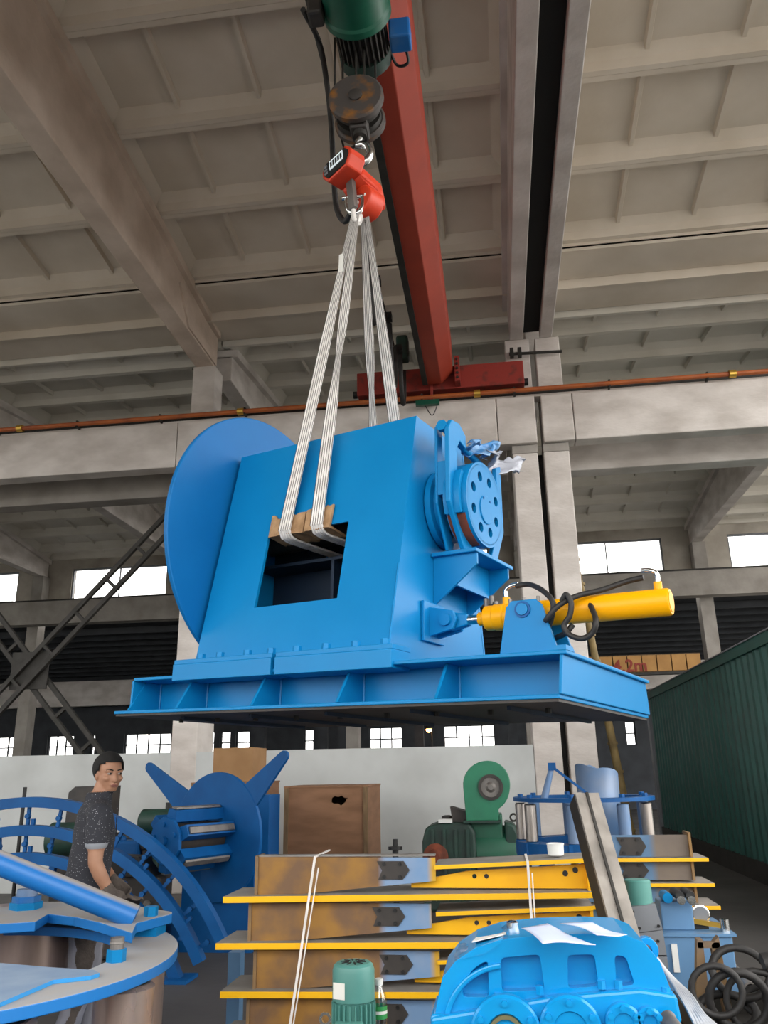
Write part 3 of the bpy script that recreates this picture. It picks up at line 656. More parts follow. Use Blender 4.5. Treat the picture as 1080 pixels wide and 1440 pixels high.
mp('web_plate', MB().box(-2.6, -.01, .24, .255, .018, .187)); mp('web_plate', MB().box(-2.6, -.01, 1.31, 1.325, .018, .187))
mp('end_plate', MB().prism([(-.005, .0, .018), (-.005, 1.444, .018), (-.005, 1.40, .187), (-.005, .04, .187)], (.016, 0, 0)), bevel=.004)
mp('end_cap', MB().prism([(-.02, .03, HB), (-.02, .03, .225), (-.02, .12, .225), (-.02, .14, HB)], (.05, 0, 0)))
mp('underside_shade', MB().box(-2.685, -.008, .008, 1.436, -.012, 0), 'dark_gear')  # dark sheet stands in for the shade under the machine
mp('end_plate', MB().box(-2.6, -2.585, .03, 1.41, .018, .187))
for u in [max(-2.585, on_v(x_, 985, .24).x) for x_ in (197, 290, 393, 510, 645)]:
    r = mp('gusset', MB().prism([(u-.008, .24, .187), (u-.008, .12, .187), (u-.008, .006, .02), (u-.008, .24, .02)], (.016, 0, 0)))
    mp('weld_bead', MB().cyl((u+.008, .238, .02), (u+.008, .238, .187), .007, n=6), parent=r)
    mp('gusset', MB().prism([(u-.008, 1.33, .187), (u-.008, 1.40, .187), (u-.008, 1.44, .02), (u-.008, 1.33, .02)], (.016, 0, 0)))
for k in range(9): mp('underside_bolt', MB().hexbolt((-2.5+.29*k, .35, 0), (0, 0, -1), .014, .035), 'dark_steel')
for k in range(5): mp('underside_rib', MB().box(-2.3+.5*k, -2.28+.5*k, .15, 1.3, -.03, -.012), 'blue_shade')
# clamp bars with bolts at the foot of the front panel
for (a, b) in ((-2.262, -1.556), (-1.532, -.823)):
    s = mp('clamp_bar', MB().box(a, b, .012, .19, .172, .262), bevel=.003)
    mp('clamp_plate', MB().box(a, b, .02, .2, .262, .288), parent=s, bevel=.003)
mp('spacer', MB().box(-1.56, -1.528, .08, .19, .205, .262), 'blue_shade')
for u in (-2.097, -1.956, -1.758, -1.594, -1.423, -1.239, -1.06, -.886): mp('bolt', MB().hexbolt((u, .06, .288), (0, 0, 1), .024, .03), 'blue')
# box
k1 = .2013
def fv(w): return .18+k1*(w-.305)
u0, u1 = -2.257, -.931; wt = 1.671; wa_, wb_, wc_, wd_ = -1.885, -1.304, .592, 1.052
def panel(sign):
    g = (lambda v: v) if sign > 0 else (lambda v: 1.52-v)
    P = lambda u, w: (u, g(fv(w)), w)
    return MB().holed([P(u0, HB), P(u1, HB), P(u1, wt), P(u0, wt)], [[P(wa_, wc_ if sign > 0 else .97), P(wa_, wd_), P(wb_, wd_), P(wb_, wc_ if sign > 0 else .97)]], (0, .02*sign, 0))
mp('front_panel', panel(1)); mp('back_panel', panel(-1))
side = lambda u: [(u, fv(HB)+.005, HB), (u, 1.52-fv(HB)-.005, HB), (u, 1.52-fv(wt)-.005, wt-.002), (u, fv(wt)+.005, wt-.002)]
mp('side_panel', MB().prism(side(u1-.022), (.02, 0, 0))); mp('side_panel', MB().prism(side(u0+.002), (.02, 0, 0)))
mp('top_panel', MB().box(u0+.02, u1-.02, fv(wt)+.02, 1.52-fv(wt)-.02, wt-.03, wt-.01))
mp('inner_shade_wall', MB().holed([(u0+.03, .82, HB), (u1-.03, .82, HB), (u1-.03, .82, wt-.04), (u0+.03, .82, wt-.04)], [[(-1.82, .82, .96), (-1.82, .82, 1.06), (-1.32, .82, 1.06), (-1.32, .82, .96)]], (0, .015, 0)), 'blue_shade')  # partition added to keep the box interior dark
mp('inner_rib', MB().box(-1.62, -1.60, .62, .82, HB, .95), 'blue_shade'); mp('inner_rib', MB().box(-1.42, -1.40, .62, .82, HB, .95), 'blue_shade'); mp('inner_shelf', MB().box(u0+.03, u1-.03, .62, .82, .93, .95), 'blue_shade')
mp('weld_bead', MB().cyl((u1-.005, fv(HB)+.0, HB), (u1-.005, fv(.75), .75), .008, n=6))
mp('weld_bead', MB().cyl((u1+.002, .2, HB+.004), (u1+.002, 1.3, HB+.004), .008, n=6))
# disc, shaft
DC, AX = (.787, 1.135), (.77, 1.172)
mp('disc', MB().lathe([(.89, 0), (.896, .004), (.896, .026), (.89, .03)], (-2.32, DC[0], DC[1]), (1, 0, 0), 96), 'blue_disc', smooth=30)
mp('shaft', MB().cyl((-2.3, DC[0], DC[1]), (-.66, AX[0], AX[1]), .07, n=24), 'steel_grey', smooth=40)
mp('bearing_flange', MB().lathe([(.22, 0), (.235, .01), (.235, .045), (.2, .05), (.2, .07), (.17, .075)], (u1, AX[0]-.01, AX[1]), (1, 0, 0), 40), smooth=30)
mp('bearing_core', MB().cyl((u1+.05, AX[0], AX[1]), (u1+.12, AX[0], AX[1]), .16, n=32), 'black')
# brake wheel
wx0, wx1, R = -.79, -.655, .25
cen = lambda r, n, c, u: [(u, c[0]+r*math.cos(2*math.pi*k/n), c[1]+r*math.sin(2*math.pi*k/n)) for k in range(n)]
holes = [cen(.03, 12, (AX[0]+.165*math.cos(math.radians(22+45*k)), AX[1]+.165*math.sin(math.radians(22+45*k))), wx1-.02) for k in range(8)]
bw = mp('brake_wheel', MB().holed(cen(R-.012, 56, AX, wx1-.02), holes, (.02, 0, 0)))
mp('wheel_rim', MB().ring((wx0, AX[0], AX[1]), (1, 0, 0), R-.02, R, wx1-wx0, n=56), parent=bw, smooth=30)
mp('wheel_web', MB().cyl((wx1-.06, AX[0], AX[1]), (wx1-.05, AX[0], AX[1]), R-.02, n=40), 'blue_dark', parent=bw)
mp('hub', MB().lathe([(.085, 0), (.085, .005), (.082, .007)], (wx1, AX[0]+.01, AX[1]-.03), (1, 0, 0), 32), parent=bw, smooth=30)
for s in (-1, 1): mp('hub_bolt', MB().cyl((wx1+.0, AX[0]+.01+s*.045, AX[1]+.03), (wx1+.01, AX[0]+.01+s*.045, AX[1]+.03), .008, n=10), 'blue_dark', parent=bw)
# brake arms: two plates on the near side, one on the far side, rod on top
def arm(u, t, pts, mt='blue'): return mp('brake_arm', MB().prism([(u, a, b) for a, b in pts], (t, 0, 0)), mt, bevel=.006)
arm(-.84, .018, [(.5, 1.60), (.565, 1.60), (.565, 1.17), (.7, .93), (.68, .885), (.62, .885), (.5, 1.13)])
arm(-.755, .03, [(.46, 1.56), (.5, 1.62), (.60, 1.63), (.68, 1.58), (.68, 1.5), (.6, 1.52), (.56, 1.46), (.56, 1.17), (.74, .93), (.71, .885), (.63, .885), (.46, 1.12)])
mp('arm_spacer', MB().box(-.825, -.755, .505, .56, 1.18, 1.38))
mp('arm_pivot', MB().cyl((-.725, .52, 1.23), (-.70, .52, 1.23), .02, n=12), smooth=40)
arm(-.73, .03, [(1.05, 1.50), (1.12, 1.53), (1.14, 1.1), (1.02, .885), (.93, .885), (1.06, 1.12)])
arm(-.83, .018, [(1.05, 1.50), (1.12, 1.53), (1.14, 1.1), (1.02, .885), (.93, .885), (1.06, 1.12)])
mp('spring_rod', MB().cyl((-.775, .5, 1.575), (-.775, 1.1, 1.49), .022, n=12), smooth=40)
mp('rod_nut', MB().hexbolt((-.775, .49, 1.578), (0, -1, .1), .035, .03)); mp('rod_nut', MB().hexbolt((-.775, .66, 1.55), (0, -1, .1), .04, .04))
mp('rust_band', MB().ring((wx0+.005, AX[0], AX[1]), (1, 0, 0), R-.002, R+.002, .11, n=16, a0=math.radians(205), a1=math.radians(262), x=(0, 1, 0)), 'rust_brown', parent=bw, smooth=30)
for sgn, a0 in ((1, 148), (-1, -40)):
    mp('brake_shoe', MB().ring((wx0+.005, AX[0], AX[1]), (1, 0, 0), R+.003, R+.03, .1, n=14, a0=math.radians(a0), a1=math.radians(a0+55), x=(0, 1, 0)), 'blue', smooth=30)
None and mp('shoe_backing', MB().ring((wx0-.005, AX[0], AX[1]), (1, 0, 0), R+.036, R+.055, .135, n=10, a0=math.radians(150), a1=math.radians(195), x=(0, 1, 0)), smooth=30)
# shelf
sh = mp('brake_shelf', MB().box(u1, -.65, .62, 1.14, .862, .885), bevel=.004)
mp('shelf_gusset', MB().prism([(u1, .65, .862), (-.66, .65, .862), (-.66, .65, .80), (u1, .65, .585)], (0, .016, 0)), parent=sh)
mp('shelf_gusset', MB().prism([(u1, 1.08, .862), (-.66, 1.08, .862), (-.66, 1.08, .80), (u1, 1.08, .585)], (0, .016, 0)), parent=sh)
mp('shelf_web', MB().prism([(-.80, .66, .862), (-.80, 1.08, .862), (-.80, 1.08, .69), (-.80, .66, .69)], (.015, 0, 0)), parent=sh)
# hydraulic cylinder along the base
CV = .62
pa, pb = on_v(684, 869, CV), on_v(944, 847, CV); CW = (pa.z+pb.z)/2; r = .066
cy = mp('hydraulic_cylinder', MB().lathe([(r-.004, 0), (r, .004), (r, .05), (r+.004, .055), (r+.004, .11), (r, .115), (r, pb.x-pa.x-.012), (r-.006, pb.x-pa.x)], (pa.x, CV, CW), (1, 0, 0), 40), 'yellow_cyl', smooth=30)
mp('end_face', MB().lathe([(r-.016, 0), (r-.016, .003), (r-.024, .004)], (pb.x, CV, CW), (1, 0, 0), 32), 'yellow_cyl', parent=cy)
mp('gland', MB().cyl((pa.x-.04, CV, CW), (pa.x, CV, CW), .036, n=20), 'yellow_cyl', parent=cy, smooth=40)
mp('piston_rod', MB().cyl((pa.x-.14, CV, CW), (pa.x-.03, CV, CW), .026, n=16), 'steel_bright', parent=cy, smooth=40)
mp('rod_eye', MB().prism([(pa.x-.10, CV-.03, CW-.03), (pa.x-.10, CV-.03, CW+.03), (pa.x-.2, CV-.03, CW+.05), (pa.x-.26, CV-.03, CW+.03), (pa.x-.26, CV-.03, CW-.03), (pa.x-.2, CV-.03, CW-.05)], (0, .06, 0)), 'blue', bevel=.008)
for s in (-1, 1):
    q = mp('clevis_plate', MB().prism([(u1, CV+s*.05-.012, CW-.085), (u1, CV+s*.05-.012, CW+.085), (pa.x-.17, CV+s*.05-.012, CW+.05), (pa.x-.15, CV+s*.05-.012, CW), (pa.x-.17, CV+s*.05-.012, CW-.05)], (0, .024, 0)), bevel=.004)
mp('clevis_pin', MB().lathe([(.032, 0), (.032, .02), (.022, .021), (.022, .15)], (pa.x-.21, CV-.082, CW), (0, 1, 0), 20), smooth=35)
mp('clevis_base', MB().box(u1, u1+.02, CV-.12, CV+.12, CW-.11, CW+.11), bevel=.004)
# trunnion brackets
b0, b1, t0, t1 = [on_v(*p, .5).x for p in ((703, 908), (788, 905), (712, 847), (762, 845))]
tz = on_v(737, 844, .5).z
for v in (.49, .73):
    q = mp('trunnion_plate', MB().prism([(b0-.01, v, HB), (b1+.01, v, HB), (t1, v, tz-.03), (t1-.03, v, tz), (t0+.03, v, tz), (t0, v, tz-.03)], (0, .022, 0)), bevel=.004)
    for x in (t0+.02, (t0+t1)/2, t1-.02): mp('cap_screw', MB().cyl((x, v+.011, tz-.012), (x, v+.011, tz+.014), .009, n=8), 'steel_grey', parent=q)
tx = on_v(735, 857, .49).x; tzz = on_v(735, 857, .49).z
mp('trunnion_pin', MB().lathe([(.03, 0), (.03, .02), (.026, .021), (.026, .26)], (tx, .476, tzz), (0, 1, 0), 20), 'blue', smooth=35)
mp('pin_washer', MB().ring((tx, .482, tzz), (0, 1, 0), .032, .042, .006, n=20), 'blue_dark')
# hoses and fittings
def hose(pts, r=.014, **k): return mp('hydraulic_hose', MB().tube(catmull([on_v(x, y, v) for (x, y, v) in pts], 8), r, n=10), 'black_rubber', smooth=60)
for (fx, fy, s) in ((712, 846, 1), (925, 822, 1)):
    p = on_v(fx, fy, CV); q = mp('port_boss', MB().cyl((p.x, CV, CW+r-.01), (p.x, CV, CW+r+.035), .02, n=14), 'yellow_cyl', parent=cy, smooth=40)
    mp('hose_elbow', MB().tube(catmull([(p.x, CV, CW+r+.03), (p.x, CV, CW+r+.075), (p.x+(.03 if fx < 800 else -.03), CV, CW+r+.095), (p.x+(.07 if fx < 800 else -.07), CV, CW+r+.1)]), .012, n=8), 'steel_bright', smooth=60)
hose([(726, 824, CV), (745, 822, CV-.02), (765, 832, CV-.1), (778, 850, CV-.14), (772, 880, CV-.1), (760, 905, CV)])
hose([(905, 812, CV), (880, 818, CV), (845, 830, CV-.05), (812, 838, CV-.1), (785, 852, CV-.16), (768, 872, CV-.16), (776, 842+20, CV-.1)])
lp = [(796, 836), (803, 848), (801, 866), (793, 880), (800, 892), (818, 898), (833, 890), (838, 872)]
hose([(790, 846, CV-.14)]+[(x, y, CV-.15) for x, y in lp]+[(830, 850, CV-.05)])
hose([(768, 905, CV+.1), (782, 897, CV), (796, 890, CV-.1), (806, 878, CV-.1)])
for (x, y) in ((691, 838), (697, 846), (683, 842)):
    p = on_v(x, y, .95); mp('pipe_fitting', MB().cyl((p.x, .95, p.z-.05), (p.x, .95, p.z+.0), .014, n=8), 'steel_grey', smooth=40)
mp('pipe_block', MB().box(-.6, -.5, .92, .98, HB, .45), 'steel_grey', bevel=.006)
mp('oil_cap', MB().cyl((-.47, .9, .25), (-.47, .9, .28), .016, n=10), 'scale_red')
# plastic film draped over the brake rod
def crumple(pts_fn, nu, nv, amp, seed, th=.0):
    m = MB(); vs = []
    for i in range(nu+1):
        for j in range(nv+1):
            p = Vector(pts_fn(i/nu, j/nv)); nz = noise.noise_vector(p*14+Vector((seed, 0, 0)))+.6*noise.noise_vector(p*32+Vector((0, seed, 0)))
            vs.append(p+nz*amp)
    fs = [(i*(nv+1)+j, (i+1)*(nv+1)+j, (i+1)*(nv+1)+j+1, i*(nv+1)+j+1) for i in range(nu) for j in range(nv)]
    m.add(vs, fs); return m
def film(pl, u, name, label, mt, seed, du=.06, amp=.03):
    c = [on_u(x, y, u) for x, y in pl]   # four corners tl tr br bl
    f = lambda a, b: (c[0]*(1-a)*(1-b)+c[1]*a*(1-b)+c[2]*a*b+c[3]*(1-a)*b)+Vector((du*math.sin(a*7+b*5), 0, 0))
    m = crumple(f, 22, 16, amp, seed); m.v = [MM @ v for v in m.v]
    o = build(name, m, mt, smooth=80); s = o.modifiers.new('thickness', 'SOLIDIFY'); s.thickness = .004; tag(o, label, 'plastic sheet'); return o
film([(684, 632), (725, 645), (742, 660), (692, 668)], -.70, 'plastic_film', 'crumpled whitish plastic film draped over the brake rod', 'film', 3.1)
film([(655, 624), (686, 622), (694, 646), (662, 636)], -.74, 'plastic_wrap', 'crumpled blue-stained plastic wrap on top of the brake arms', 'blue_film', 8.7)
# ------------------------------------------------------------------ slings and pads
AP = MI @ at_y(502, 303, BY)
def strap(path, widths, nstr=5, th=.006):
    # several round ribs side by side following the path (machine frame)
    P = [Vector(p) for p in path]; n = len(P); m = MB()
    for k in range(nstr):
        f = (k+.5)/nstr-.5; Q = []
        for i, p in enumerate(P):
            tw = Vector((1, 0, 0)); a = widths[i][1]; tw = Vector((math.cos(a), math.sin(a), 0)); Q.append(p+tw*widths[i][0]*f)
        m.tube(Q, [max(.004, widths[i][0]/nstr*.5) for i in range(n)], n=6)
    return m
def stripes(path, widths, nstr=5):
    P = [Vector(p) for p in path]; m = MB()
    for k in range(nstr+1):
        f = k/nstr-.5; m.tube([p+Vector((widths[i][0]*f, -.002-widths[i][0]*.03, 0)) for i, p in enumerate(P)], .0016, n=5)
    return m
def leg(a, b, w0, w1, tw, n=14):
    P = []; Wd = []
    for i in range(n+1):
        f = i/n; P.append(a+(b-a)*f); ww = w0+(w1-w0)*min(1, f*2.2)
        Wd.append((ww*(1-.55*math.exp(-((f-.52)/.09)**2)*(1 if tw else 0)), 0))
    return P, Wd
for i, (uf, ub, tw, lb) in enumerate(((-1.737, -1.66, 0, 'dirty white webbing sling taking the outer end of the window'), (-1.504, -1.40, 1, 'dirty white webbing sling beside it, twisted partway up its leg'))):
    root = thing('lifting_sling', lb, 'sling', at_y(502, 303, BY), group=None)
    a = AP+Vector((-.015+.03*i, -.02, 0)); b = Vector((uf, fv(1.05)-.035, 1.05))
    P, Wd = leg(a, b, .035, .085, tw); m = strap(P, Wd); m.v = [MM @ v for v in m.v]; fl_ = build('front_leg', m, 'webbing', root, smooth=60); m = stripes(P, Wd); m.v = [MM @ v for v in m.v]; build('stripes', m, 'webbing_edge', fl_)
    P = [Vector((uf, fv(1.05)-.035, 1.055)), Vector((uf, fv(1.05)-.01, 1.015)), Vector((uf, fv(1.05)+.05, 1.005)), Vector(((uf+ub)/2, .76, 1.0)), Vector((ub, 1.14, 1.005)), Vector((ub, 1.21, 1.015)), Vector((ub, 1.245, 1.055))]
    m = strap(P, [(.085, 0)]*7); m.v = [MM @ v for v in m.v]; build('belly_strap', m, 'webbing', root, smooth=60)
    a = AP+Vector((.02+.03*i, .05, 0)); b = Vector((ub, 1.245, 1.05))
    P, Wd = leg(a, b, .035, .085, 1-tw); m = strap(P, Wd); m.v = [MM @ v for v in m.v]; fl_ = build('rear_leg', m, 'webbing', root, smooth=60); m = stripes(P, Wd); m.v = [MM @ v for v in m.v]; build('stripes', m, 'webbing_edge', fl_)
    # stitched eye in the shackle
    ring = [at_y(502, 303, BY)+Vector((.02*math.sin(x), .03*math.sin(x+i), .09*math.cos(x)+.02)) for x in [2*math.pi*k/12 for k in range(12)]]
    build('eye', MB().tube(ring, .018, n=8, closed=True), 'webbing', root, smooth=60)
    if i == 0:
        q = AP+(Vector((uf, fv(1.05)-.035, 1.05))-AP)*.17+Vector((-.02, -.03, 0)); mm = MB().box(q.x-.018, q.x+.018, q.y-.004, q.y, q.z-.09, q.z+.05); mm.v = [MM @ v for v in mm.v]; build('tag', mm, 'paper_white', root)
def cardboard(ua, ub, w0, w1, seed, label):
    pts_fn = lambda a, b: (ua+(ub-ua)*a, fv(w0+(w1-w0)*b)-.014, w0+(w1-w0)*b)
    m = MB(); n = 10; out = []
    rnd = random.Random(seed)
    top = [(ua+(ub-ua)*k/n, w1+rnd.uniform(-.018, .018)) for k in range(n+1)]; bot = [(ua+(ub-ua)*k/n, w0+rnd.uniform(-.006, .004)) for k in range(n+1)]
    loop = [(u, fv(w)-.022, w) for u, w in bot]+[(u+rnd.uniform(-.008, .008), fv(w)-.022, w) for u, w in reversed(top)]
    t = thing('cardboard_pad', label, 'pad', MM @ Vector(((ua+ub)/2, .33, w0)))
    m.prism(loop, (0, .016, 0)); m.v = [MM @ v for v in m.v]; build('front_flap', m, 'pad', t)
    loop = [(ua+(ub-ua)*k/n, fv(1.05)-.022, w0) for k in range(n+1)]+[(ub-(ub-ua)*k/n, fv(1.05)+.13+rnd.uniform(-.02, .02), w0-.02) for k in range(n+1)]
    m = MB().prism(loop, (0, 0, .014)); m.v = [MM @ v for v in m.v]; build('folded_flap', m, 'pad', t)
cardboard(-1.865, -1.61, 1.03, 1.155, 2, 'brown cardboard edge pad under the sling at the window corner')
cardboard(-1.60, -1.42, 1.03, 1.16, 5, 'torn pale cardboard edge pad under the twisted sling')
# ================================================================== the worker
def worker(loc, rotz):
    root = thing('person', 'man in dark speckled polo shirt, grey trousers and work gloves looking round', 'person', loc, rotz)
    V3 = Vector; m = MB()
    def chain(P, R, n=14):
        for i in range(len(P)-1):
            a, b = V3(P[i]), V3(P[i+1]); m.cyl(a, b, R[i], R[i+1], n=n); m.sphere(a, R[i], n, 8)
        m.sphere(P[-1], R[-1], n, 8)
    def loft(S, n=22):
        vs = []; fs = []
        for (cx, cy, cz, rx, ry) in S:
            for k in range(n): a = 2*math.pi*k/n; vs.append((cx+rx*math.cos(a), cy+ry*math.sin(a), cz))
        for j in range(len(S)-1):
            for k in range(n): fs.append((j*n+k, j*n+(k+1) % n, (j+1)*n+(k+1) % n, (j+1)*n+k))
        fs += [tuple(range(n))[::-1], tuple(range((len(S)-1)*n, len(S)*n))]
        m.add(vs, fs)
    # torso x = front, y = left
    loft([(-.005, 0, .80, .12, .165), (-.01, 0, .87, .135, .185), (-.015, 0, .90, .14, .19), (-.01, 0, 1.0, .128, .18), (.0, 0, 1.10, .122, .18), (.01, 0, 1.2, .122, .19), (.01, 0, 1.3, .115, .195), (.005, 0, 1.37, .1, .19), (.008, 0, 1.41, .08, .15), (.015, 0, 1.445, .066, .085)])
    # collar + neck
    chain([(.015, 0, 1.40), (.05, 0, 1.53)], [.062, .056])
    loft([(.012, 0, 1.40, .084, .09), (.022, 0, 1.47, .077, .074), (.024, 0, 1.478, .07, .068)])
    # head, turned to the right shoulder
    hy = math.radians(-72); Hm = Matrix.Translation(V3((.065, -.005, 1.585))) @ Matrix.Rotation(hy, 4, 'Z') @ Matrix.Rotation(math.radians(4), 4, 'Y')
    hb = MB()
    hb.sphere((-.012, 0, .03), (.096, .077, .088), 24, 16); hb.sphere((.018, 0, -.025), (.072, .066, .085), 20, 14)
    hb.sphere((.042, 0, -.078), (.042, .042, .034), 16, 10); hb.sphere((.035, 0, -.045), (.05, .058, .05), 16, 10)
    hb.cyl((.078, 0, .012), (.098, 0, -.03), .009, .015, n=10); hb.sphere((.097, 0, -.032), (.016, .017, .012), 12, 8)
    for s in (-1, 1):
        hb.sphere((.066, s*.034, .022), (.024, .026, .011), 12, 8); hb.sphere((.06, s*.042, -.022), (.026, .022, .02), 12, 8)
        hb.sphere((-.006, s*.077, -.008), (.02, .009, .032), 12, 8)
    hb.sphere((.083, 0, -.06), (.014, .026, .009), 12, 8)
    m.v, m.f = m.v, m.f; base = MB(); base.add(hb.v, hb.f); base.xf(Hm); m.add(base.v, base.f)
    # arms
    sh_r, el_r, wr_r = (.0, -.215, 1.355), (-.005, -.25, 1.10), (.085, -.245, .945)
    chain([(.005, -.14, 1.365), sh_r], [.075, .068]); chain([sh_r, (-.004, -.235, 1.215)], [.072, .068]); chain([(-.004, -.235, 1.215), el_r, (.03, -.252, 1.03), wr_r], [.047, .041, .04, .028])
    chain([(.005, .14, 1.365), (.02, .215, 1.35)], [.075, .068]); chain([(.02, .215, 1.35), (.04, .235, 1.215)], [.072, .066]); chain([(.04, .235, 1.215), (.06, .24, 1.10), (.17, .12, .95)], [.046, .041, .028])
    # gloved hands: palm, four fingers, thumb
    def hand(w, d, side, curl):
        w, d = V3(w), V3(d).normalized(); n = V3((0, side, 0)); n = (n-d*n.dot(d)).normalized(); s = d.cross(n)   # n: back of hand, s: across
        pc = w+d*.05
        chain([w-d*.03, w+d*.015], [.036, .034])
        for k in range(4): o = (k-1.5)*.02; chain([w+d*.015+s*o*.8, w+d*.085+s*o], [.017, .014], 10)
        for k, L in enumerate((.062, .075, .07, .055)):
            o = (k-1.5)*.021; a = w+d*.085+s*o; b = a+(d*math.cos(curl*.6)-n*math.sin(curl*.6))*L*.5; c = b+(d*math.cos(curl*1.5)-n*math.sin(curl*1.5))*L*.55
            chain([a, b, c], [.0125, .0115, .0095], 8)
        a = w+d*.03-s*.03; b = a+(d*.7-s*.6-n*.3).normalized()*.04; c = b+(d*.95-n*.35).normalized()*.035; chain([a, b, c], [.014, .0125, .010], 8)
    hand(wr_r, (.55, .0, -.82), -1, .75); hand((.17, .12, .95), (.55, -.35, -.55), 1, .9)
    # legs
    chain([(-.01, -.09, .86), (.0, -.1, .72), (-.005, -.105, .47)], [.105, .098, .072]); chain([(-.005, -.105, .47), (-.05, -.11, .30), (-.10, -.115, .10)], [.072, .068, .058])
    chain([(-.01, .09, .86), (.04, .1, .72), (.06, .105, .47)], [.105, .098, .072]); chain([(.06, .105, .47), (.05, .11, .30), (.03, .115, .10)], [.072, .068, .058])
    # shoes
    for (x, y) in ((-.10, -.115), (.03, .115)):
        m.sphere((x+.02, y, .055), (.07, .045, .055), 14, 8); m.sphere((x+.10, y, .042), (.10, .046, .042), 16, 8); m.box(x-.04, x+.19, y-.038, y+.038, .0, .03)
    me = bpy.data.meshes.new('body'); me.from_pydata([tuple(v) for v in m.v], [], m.f)
    bm = bmesh.new(); bm.from_mesh(me); bmesh.ops.recalc_face_normals(bm, faces=bm.faces); bm.to_mesh(me); bm.free()
    ob = bpy.data.objects.new('tmp', me); COL.objects.link(ob)
    rm = ob.modifiers.new('r', 'REMESH'); rm.mode = 'VOXEL'; rm.voxel_size = .0062; rm.use_smooth_shade = True
    sm = ob.modifiers.new('s', 'SMOOTH'); sm.factor = .5; sm.iterations = 5
    dg = bpy.context.evaluated_depsgraph_get(); res = bpy.data.meshes.new_from_object(ob.evaluated_get(dg)); bpy.data.objects.remove(ob)
    res.name = 'body'; res.materials.clear()
    for k in ('skin', 'shirt', 'pants', 'glove', 'cuff', 'shoe'): res.materials.append(MATS[k])
    hdir = V3((.55, 0, -.82)).normalized(); h2 = V3((.55, -.35, -.55)).normalized()
    # cloth folds pushed into the surface
    for vt in res.vertices:
        p = vt.co
        if .9 < p.z < 1.36 and abs(p.y) < .21: 
            d = noise.noise(V3((p.x*6, p.y*6, p.z*16)))*.006; vt.co = p+V3((p.x, p.y, 0)).normalized()*d
        elif .1 < p.z < .84 and abs(p.y) < .22 and p.x < .15:
            d = noise.noise(V3((p.x*9, p.y*9, p.z*14)))*.009; vt.co = p+V3((p.x, p.y*.5, 0)).normalized()*d
    for p in res.polygons:
        c = p.center; i = 0
        rh = (c-V3(wr_r)).dot(hdir) > -.035 and c.y < -.17 and c.z < 1.02
        lh = (c-V3((.17, .12, .95))).dot(h2) > -.035 and c.x > .12 and c.z < 1.0
        if c.z < .095: i = 5
        elif rh or lh: i = 3
        elif abs(c.y) > .17 and c.z < 1.175 and c.z > .8 and (c.y < -.205 or c.y > .19 or c.x > .11) and not (c.z < .97 and c.x < .02): i = 0
        elif c.x > .125 and c.z < 1.15 and c.z > .8: i = 0
        elif abs(c.y) > .185 and c.z < 1.205 and c.z > 1.1: i = 4
        elif c.z < .885: i = 2
        elif c.z < 1.482 and not (c.z > 1.455 and math.hypot(c.x-.03, c.y) < .063): i = 1
        p.material_index = i; p.use_smooth = True
    body = bpy.data.objects.new('body', res); COL.objects.link(body); body.parent = root; WM[body] = WM[root]
    # hair cap
    h = MB(); h.sphere((-.016, 0, .034), (.102, .083, .092), 32, 22)
    keep = []
    for f in h.f:
        c = sum((h.v[i] for i in f), V3())/len(f)
        front = c.x > .052 and c.z < .075
        sideb = c.z < (.02 if c.x > .0 else (-.01 if c.x > -.03 else -.075)) 
        temple = c.x > .025 and c.z < .06
        if not (front or sideb or temple): keep.append(f)
    h.f = keep; h.xf(Hm); ho = build('hair', h, 'hair', root, local=True, smooth=80)
    s = ho.modifiers.new('t', 'SOLIDIFY'); s.thickness = .008; s.offset = 1
    for s in (-1, 1):
        e = MB().sphere((.078, s*.033, .006), (.011, .015, .0075), 14, 8).xf(Hm); eo = build('eye', e, 'eye_white', root, local=True, smooth=80)
        e = MB().sphere((.0865, s*.033+.001, .006), (.004, .0062, .0062), 12, 8).xf(Hm); build('iris', e, 'hair', eo, local=True, smooth=80)
        e = MB().tube([(.083, s*.014, .024), (.084, s*.034, .030), (.070, s*.054, .025)], [.0035, .0045, .003], n=6).xf(Hm); build('eyebrow', e, 'hair', root, local=True, smooth=80)
        e = MB().tube([(.085, s*.018, .0125), (.0885, s*.033, .016), (.079, s*.048, .012)], [.002, .003, .002], n=6).xf(Hm); build('eyelid', e, 'skin', root, local=True, smooth=80)
    e = MB().tube([(.088, -.022, -.062), (.097, 0, -.0575), (.088, .022, -.062)], [.003, .006, .003], n=8).xf(Hm); build('lips', e, 'lips', root, local=True, smooth=80)
    e = MB().tube([(.087, -.018, -.067), (.094, 0, -.069), (.087, .018, -.067)], [.003, .0055, .003], n=8).xf(Hm); build('lips', e, 'lips', root, local=True, smooth=80)
    # collar flaps and placket
    pl = MB().prism([(.128, -.012, 1.40), (.131, .012, 1.40), (.136, .012, 1.22), (.136, -.012, 1.22)], (.004, 0, 0)); build('placket', pl, 'shirt', root, local=True)
    # rag held between the hands
    g = crumple(lambda a, b: (.2+.10*a, -.15+.22*b, .885-.03*a+.02*math.sin(6*b)), 12, 14, .02, 4.2); rg = build('rag', g, 'glove', root, local=True, smooth=80)
    rg.modifiers.new('t', 'SOLIDIFY').thickness = .005
    return root
worker((-2.47, 4.95, 0), math.radians(34))
